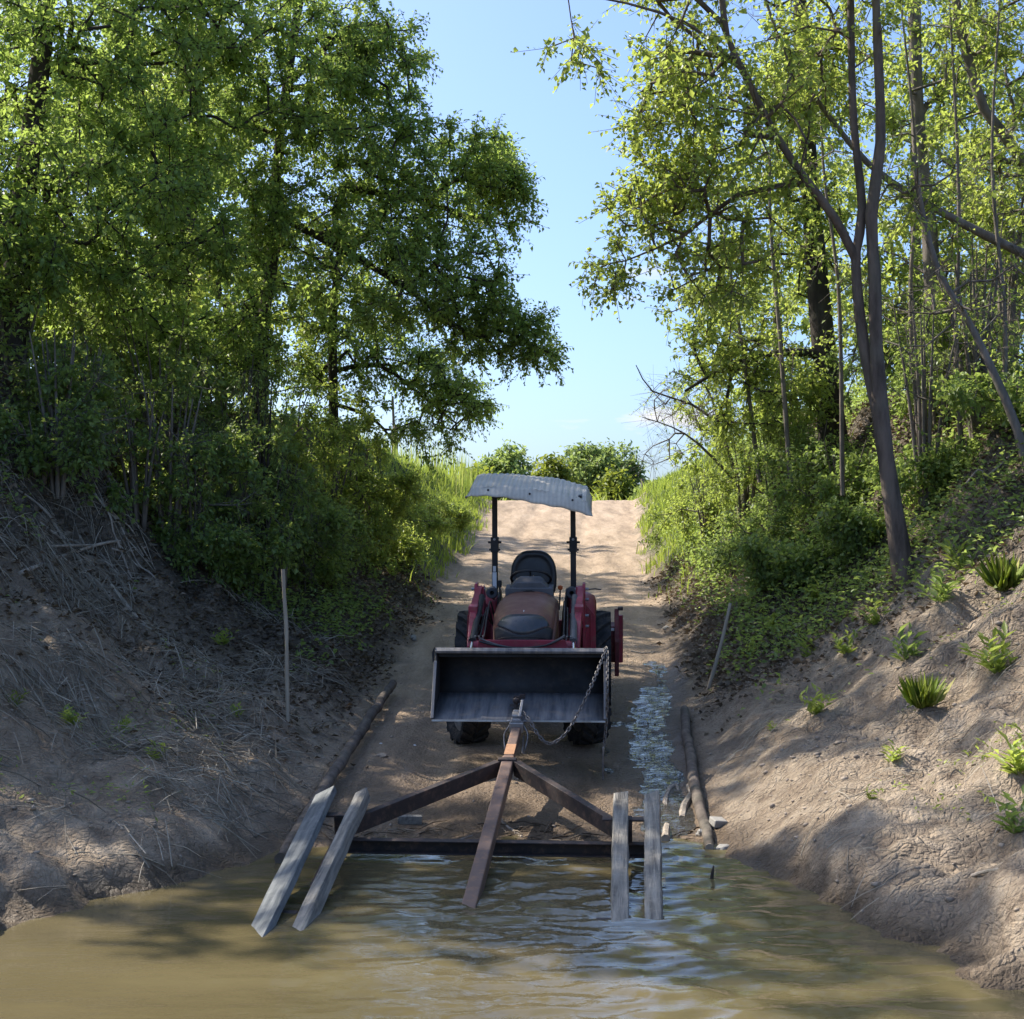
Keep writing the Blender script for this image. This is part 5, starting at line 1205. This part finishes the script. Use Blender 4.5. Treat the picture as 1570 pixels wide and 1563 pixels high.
# ------------------------------------------------------------------ chains
LINK = None
def chain(name, label, pts, parent_loc):
    global LINK
    root = empty(name, parent_loc); tag(root, label, 'chain', 'chains on the bucket')
    p = smooth_path([tuple(q) + (0,) for q in pts], .004)[:, :3]
    d = np.concatenate([[0], np.cumsum(np.linalg.norm(np.diff(p, axis=0), axis=1))]); pitch = .031
    k = 0
    for s in np.arange(0, d[-1] - pitch, pitch):
        c = np.array([np.interp(s + pitch / 2, d, p[:, j]) for j in range(3)]); c2 = np.array([np.interp(s + pitch, d, p[:, j]) for j in range(3)])
        ax_ = Vector(c2 - c).normalized(); q = ax_.to_track_quat('Y', 'Z') @ Euler((0, math.radians(45 + 90 * (k % 2)), 0)).to_quaternion()
        if LINK is None:
            ring = [(.0095 * math.cos(a), .0125 * math.copysign(1, math.sin(a)) * (1 if abs(math.sin(a)) > .01 else 0) + .0095 * math.sin(a), 0) for a in np.linspace(0, 2 * math.pi, 13)[:-1] + .13]
            o = MB().tube(ring + ring[:2], .0042, 6, caps=False).build('link', M['chain'], root, smooth=True); LINK = o.data
        else:
            o = bpy.data.objects.new('link', LINK); C.objects.link(o); o.parent = root
        o.location = Vector(c) - Vector(parent_loc); o.rotation_mode = 'QUATERNION'; o.rotation_quaternion = q; k += 1
    return root
TM = T.matrix_world
bpy.context.view_layer.update(); TM = T.matrix_world.copy()
corner = TM @ Vector((.628, -.735, .895)); front = P(925, 1012, 10.95)
c1 = chain('steel_chain', 'steel chain slung from the bucket corner in a slack loop to the trailer coupler', [TM @ Vector((.632, -.72, .895)), TM @ Vector((.625, -.80, .86)), P(905, 1055, 10.93), P(880, 1105, 10.85), P(862, 1130, 10.8), P(842, 1140, 10.78), P(826, 1128, 10.8), P(812, 1105, 10.86), P(801, 1092, 10.93)], tuple(corner))
c2 = chain('steel_chain', 'steel chain with a long hook hanging straight down past the bucket corner', [TM @ Vector((.640, -.70, .898)), TM @ Vector((.652, -.78, .86)), P(931, 1050, 10.98), P(930, 1100, 10.98), P(926, 1146, 10.98)], tuple(corner))
hk = [P(a_, b_, 10.98) for a_, b_ in ((925, 1146), (924.5, 1170), (924.5, 1190), (926, 1200), (931, 1206), (938, 1206), (943, 1199))]
MB().tube([Vector(p[:3]) - corner for p in smooth_path([tuple(h) + (0,) for h in hk], .02)], .008, 8).build('hook', M['chain'], c2, smooth=True)
MB().box(Vector(P(925, 1147, 10.98)) - corner, (.014, .014, .02)).build('shackle', M['galv'], c2)

# ------------------------------------------------------------------ logs, stakes, posts, driftwood
def wood_tube(name, label, cat, pts, mat, n=10, group=None, seed=0, knots=True, ends=None):
    p = smooth_path(pts, .08); rng = np.random.default_rng(seed)
    r = p[:, 3] * (1 + .10 * noise(np.arange(len(p)) * .45, np.full(len(p), seed + .5), 61) + (.05 * rng.normal(size=len(p)) if knots else 0))
    c = p[:, :3] + .25 * p[:, 3:4] * np.stack([noise(np.arange(len(p)) * .3, np.full(len(p), seed + 1.5), 62), noise(np.arange(len(p)) * .3, np.full(len(p), seed + 2.5), 63), 0 * p[:, 0]], -1)
    o0 = Vector(c[0]); mb = MB().tube([Vector(q) - o0 for q in c], list(r), n)
    o = mb.build(name, mat, smooth=True, angle=50); o.location = o0
    if ends: MB().tube([Vector(c[-1]) - o0, Vector(c[-1]) - o0 + (Vector(c[-1]) - Vector(c[-2])).normalized() * .012], float(r[-1]) * .92, n).build('cut_end', ends, o)
    return tag(o, label, cat, group)
def on(px, py, dz): q = hit(px, py); return (q[0], q[1], q[2] + dz)
def edge_log(side, y, dz): x = float(r_center(y)) + side * float(r_half(y)); return (x, y, float(ramp_z(y)) + dz)
lx = lambda px, py, D, dz, r: tuple(P(px, py, D)) + (r,)
wood_tube('edge_log', 'long weathered log edging the left side of the ramp', 'log', [lx(428, 1318, 8.8, 0, .036), lx(478, 1240, 9.9, 0, .038), lx(520, 1172, 11.0, 0, .042), lx(562, 1108, 12.3, 0, .042), lx(602, 1048, 13.9, 0, .038)], M['log'], seed=3, group='logs edging the ramp')
wood_tube('edge_log', 'dark log edging the right side of the ramp beside the trickle', 'log', [lx(1050, 1088, 12.9, 0, .038), lx(1052, 1120, 12.2, 0, .04), lx(1062, 1180, 11.0, 0, .042), lx(1074, 1240, 10.1, 0, .042), lx(1081, 1262, 9.8, 0, .04), lx(1088, 1300, 9.2, -.05, .034)], M['log'], seed=5, group='logs edging the ramp', ends=M['driftwood'])
def stake(label, base, top, r, seed):
    b = hit(*base); t = np.array(P(top[0], top[1], b[1])); m = (b + t) / 2 + np.array([.012, 0, 0])
    d = unit((b - t)[None])[0]; bb = b + d * .2
    return wood_tube('wooden_stake', label, 'stake', [tuple(bb) + (r,), tuple(m) + (r * .95,), tuple(t) + (r * .85,)], M['stake'], 8, 'stakes beside the ramp', seed)
stake('thin crooked wooden stake upright on the left bank', (440, 1104), (434, 873), .017, 11)
stake('pale straight stick leaning on the right bank', (1085, 1057), (1120, 925), .018, 12)
pp = P(605, 725, 38); 
po = wood_tube('wooden_post', 'old wooden post standing on the skyline beyond the left trees', 'post', [(pp[0], 38, pp[2] - 1.0, .085), (pp[0], 38, pp[2] + 1.1, .08), (pp[0] - .02, 38, pp[2] + 1.12, .04), (pp[0] - .06, 38, pp[2] + 1.95, .03)], M['bark'], 8, seed=14)
MB().box((.2, 0, 1.95), (.25, .08, .06)).build('bracket', M['bark'], po)
pp = P(985, 770, 48)
wood_tube('fence_post', 'short fence post beyond the right end of the crest', 'post', [(pp[0], 48, pp[2] - .6, .06), (pp[0] + .02, 48, pp[2] + .25, .06), (pp[0], 48, pp[2] + .75, .055)], M['bark_grey'], 8, seed=15)
# driftwood and stones at the foot of the trickle
for i, (lab, pts, r) in enumerate((
        ('driftwood branch lying along the trickle beside the right bunk', [(1020, 1295), (1022, 1262), (1020, 1232), (1028, 1210)], .026),
        ('short curled root beside the driftwood at the trickle mouth', [(1028, 1212), (1037, 1205), (1040, 1228), (1022, 1240)], .014),
        ('knobbly driftwood lump next to the right edge log', [(1046, 1262), (1050, 1240), (1060, 1222), (1055, 1210)], .030),
        ('thin stick lying across the ramp under the trailer arm', [(762, 1232), (770, 1262), (800, 1285)], .011),
        ('thin reed leaning on the trailer cross member', [(660, 1303), (695, 1292), (725, 1282)], .006),
        ('broken branch on the left bank under the thicket', [(30, 882), (110, 850), (180, 832), (240, 838)], .018),
        ('pale fallen branch across the left bank', [(70, 840), (150, 838), (205, 846), (290, 812)], .013),
        ('bent dry stalk sticking out of the left bank', [(60, 690), (104, 640), (112, 672), (120, 705)], .010),
        ('bare root trailing down the left mud bank', [(170, 900), (210, 950), (250, 985), (300, 1020)], .020),
        ('dead branch lying in the right undergrowth', [(1400, 800), (1450, 770), (1510, 735), (1560, 690)], .014),
        ('broken stick propped on the right slope below the leaning sapling', [(1440, 800), (1500, 740), (1512, 752), (1540, 775)], .012),
        ('stick lying on the lit mud above the right shore', [(1490, 1345), (1515, 1338), (1542, 1335)], .010),
        ('dark twig poking out of the water by the right shore', [(1090, 1345), (1091, 1335), (1092, 1326)], .008),
        ('stick lying flat on the ramp behind the bucket', [(968, 1000), (985, 1003), (1003, 1001)], .012))):
    rows = []
    for j, (a, b) in enumerate(pts):
        q = hit(a, b) if b < 1300 or a > 1400 else P(a, b, 1.8 * FPX / (b - 850))
        rows.append((q[0], q[1], max(q[2], 0.0 if b < 1300 else -.02) + r * (.7 if i not in (7, 10) else .7 + (9 if j in (1,) else 0)), r * (1 - .13 * j)))
    if i == 12: q = rows[0]; rows = [(q[0], q[1], -.1, .012), (q[0] + .005, q[1], .02, .010), (q[0] + .015, q[1], .075, .005)]
    wood_tube('driftwood_stick', lab, 'stick', rows, M['driftwood'] if i not in (12,) else M['bark_dark'], 7, 'sticks and driftwood', 30 + i)
def rock(name, label, px, py, size, seed, mat, sq=.6, cat='stone', group='stones by the water line'):
    import bmesh
    q = hit(px, py); bm = bmesh.new(); bmesh.ops.create_icosphere(bm, subdivisions=3, radius=1); rng = np.random.default_rng(seed); o3 = rng.uniform(0, 50, 3)
    for v in bm.verts:
        n = float(noise(np.array([v.co.x * 1.6 + o3[0] + v.co.z]), np.array([v.co.y * 1.6 + o3[1] + v.co.z * .7]), seed)[0])
        v.co *= 1 + .28 * n; v.co.x *= size[0]; v.co.y *= size[1]; v.co.z *= size[2]
    me = bpy.data.meshes.new(name); bm.to_mesh(me); bm.free(); me.materials.append(mat)
    o = bpy.data.objects.new(name, me); C.objects.link(o); o.location = (q[0], q[1], q[2] + size[2] * .3); o.rotation_euler = (0, 0, rng.uniform(0, 6)); return tag(o, label, cat, group)
rock('pale_stone', 'pale stone by the foot of the right edge log', 1076, 1282, (.035, .03, .03), 1, M['stone'])
rock('pale_stone', 'small white stone in the wet debris beside the right bunk', 1035, 1240, (.022, .02, .018), 2, M['stone'])
rock('pale_stone', 'small pale stone behind the right bunk at the water', 1027, 1272, (.024, .02, .018), 3, M['stone'])
rock('pale_stone', 'flat stone in the water edge past the right log', 1108, 1305, (.05, .04, .03), 4, M['stone'])
rock('mud_stone', 'flat wedge of dried mud on the ramp right of the left log', 585, 1160, (.06, .05, .02), 5, M['clod'], group=None)
rock('white_pebble', 'white pebble on the ramp below the bucket corner', 636, 1144, (.015, .012, .01), 6, M['white_lab'], group='white bits on the ramp')
rock('white_pebble', 'white scrap on the ramp above the mud wedge', 584, 1141, (.016, .012, .008), 7, M['white_lab'], group='white bits on the ramp')
rock('pale_stone', 'white stone in the dark bank left of the tractor', 633, 982, (.05, .04, .05), 8, M['stone'])
rock('pale_stone', 'pale lump in the leaves right of the road behind the tiller', 1022, 965, (.04, .04, .03), 9, M['stone'])
# washed up board on the waterline
q = hit(628, 1264); o = MB().box((0, 0, .03), (.16, .06, .055)).build('wood_block', M['plank'], bevel=.005); o.location = (q[0], q[1], q[2]); o.rotation_euler = (.05, .03, .15); tag(o, 'pale cut block of wood in the debris behind the trailer cross member', 'wood')
q = hit(1100, 1268); o = MB().box((0, 0, .03), (.09, .10, .05)).build('concrete_chunk', M['stone'], bevel=.008); o.location = (q[0], q[1], q[2]); o.rotation_euler = (.15, .1, .3); tag(o, 'grey concrete chunk beside the end of the right edge log', 'stone')
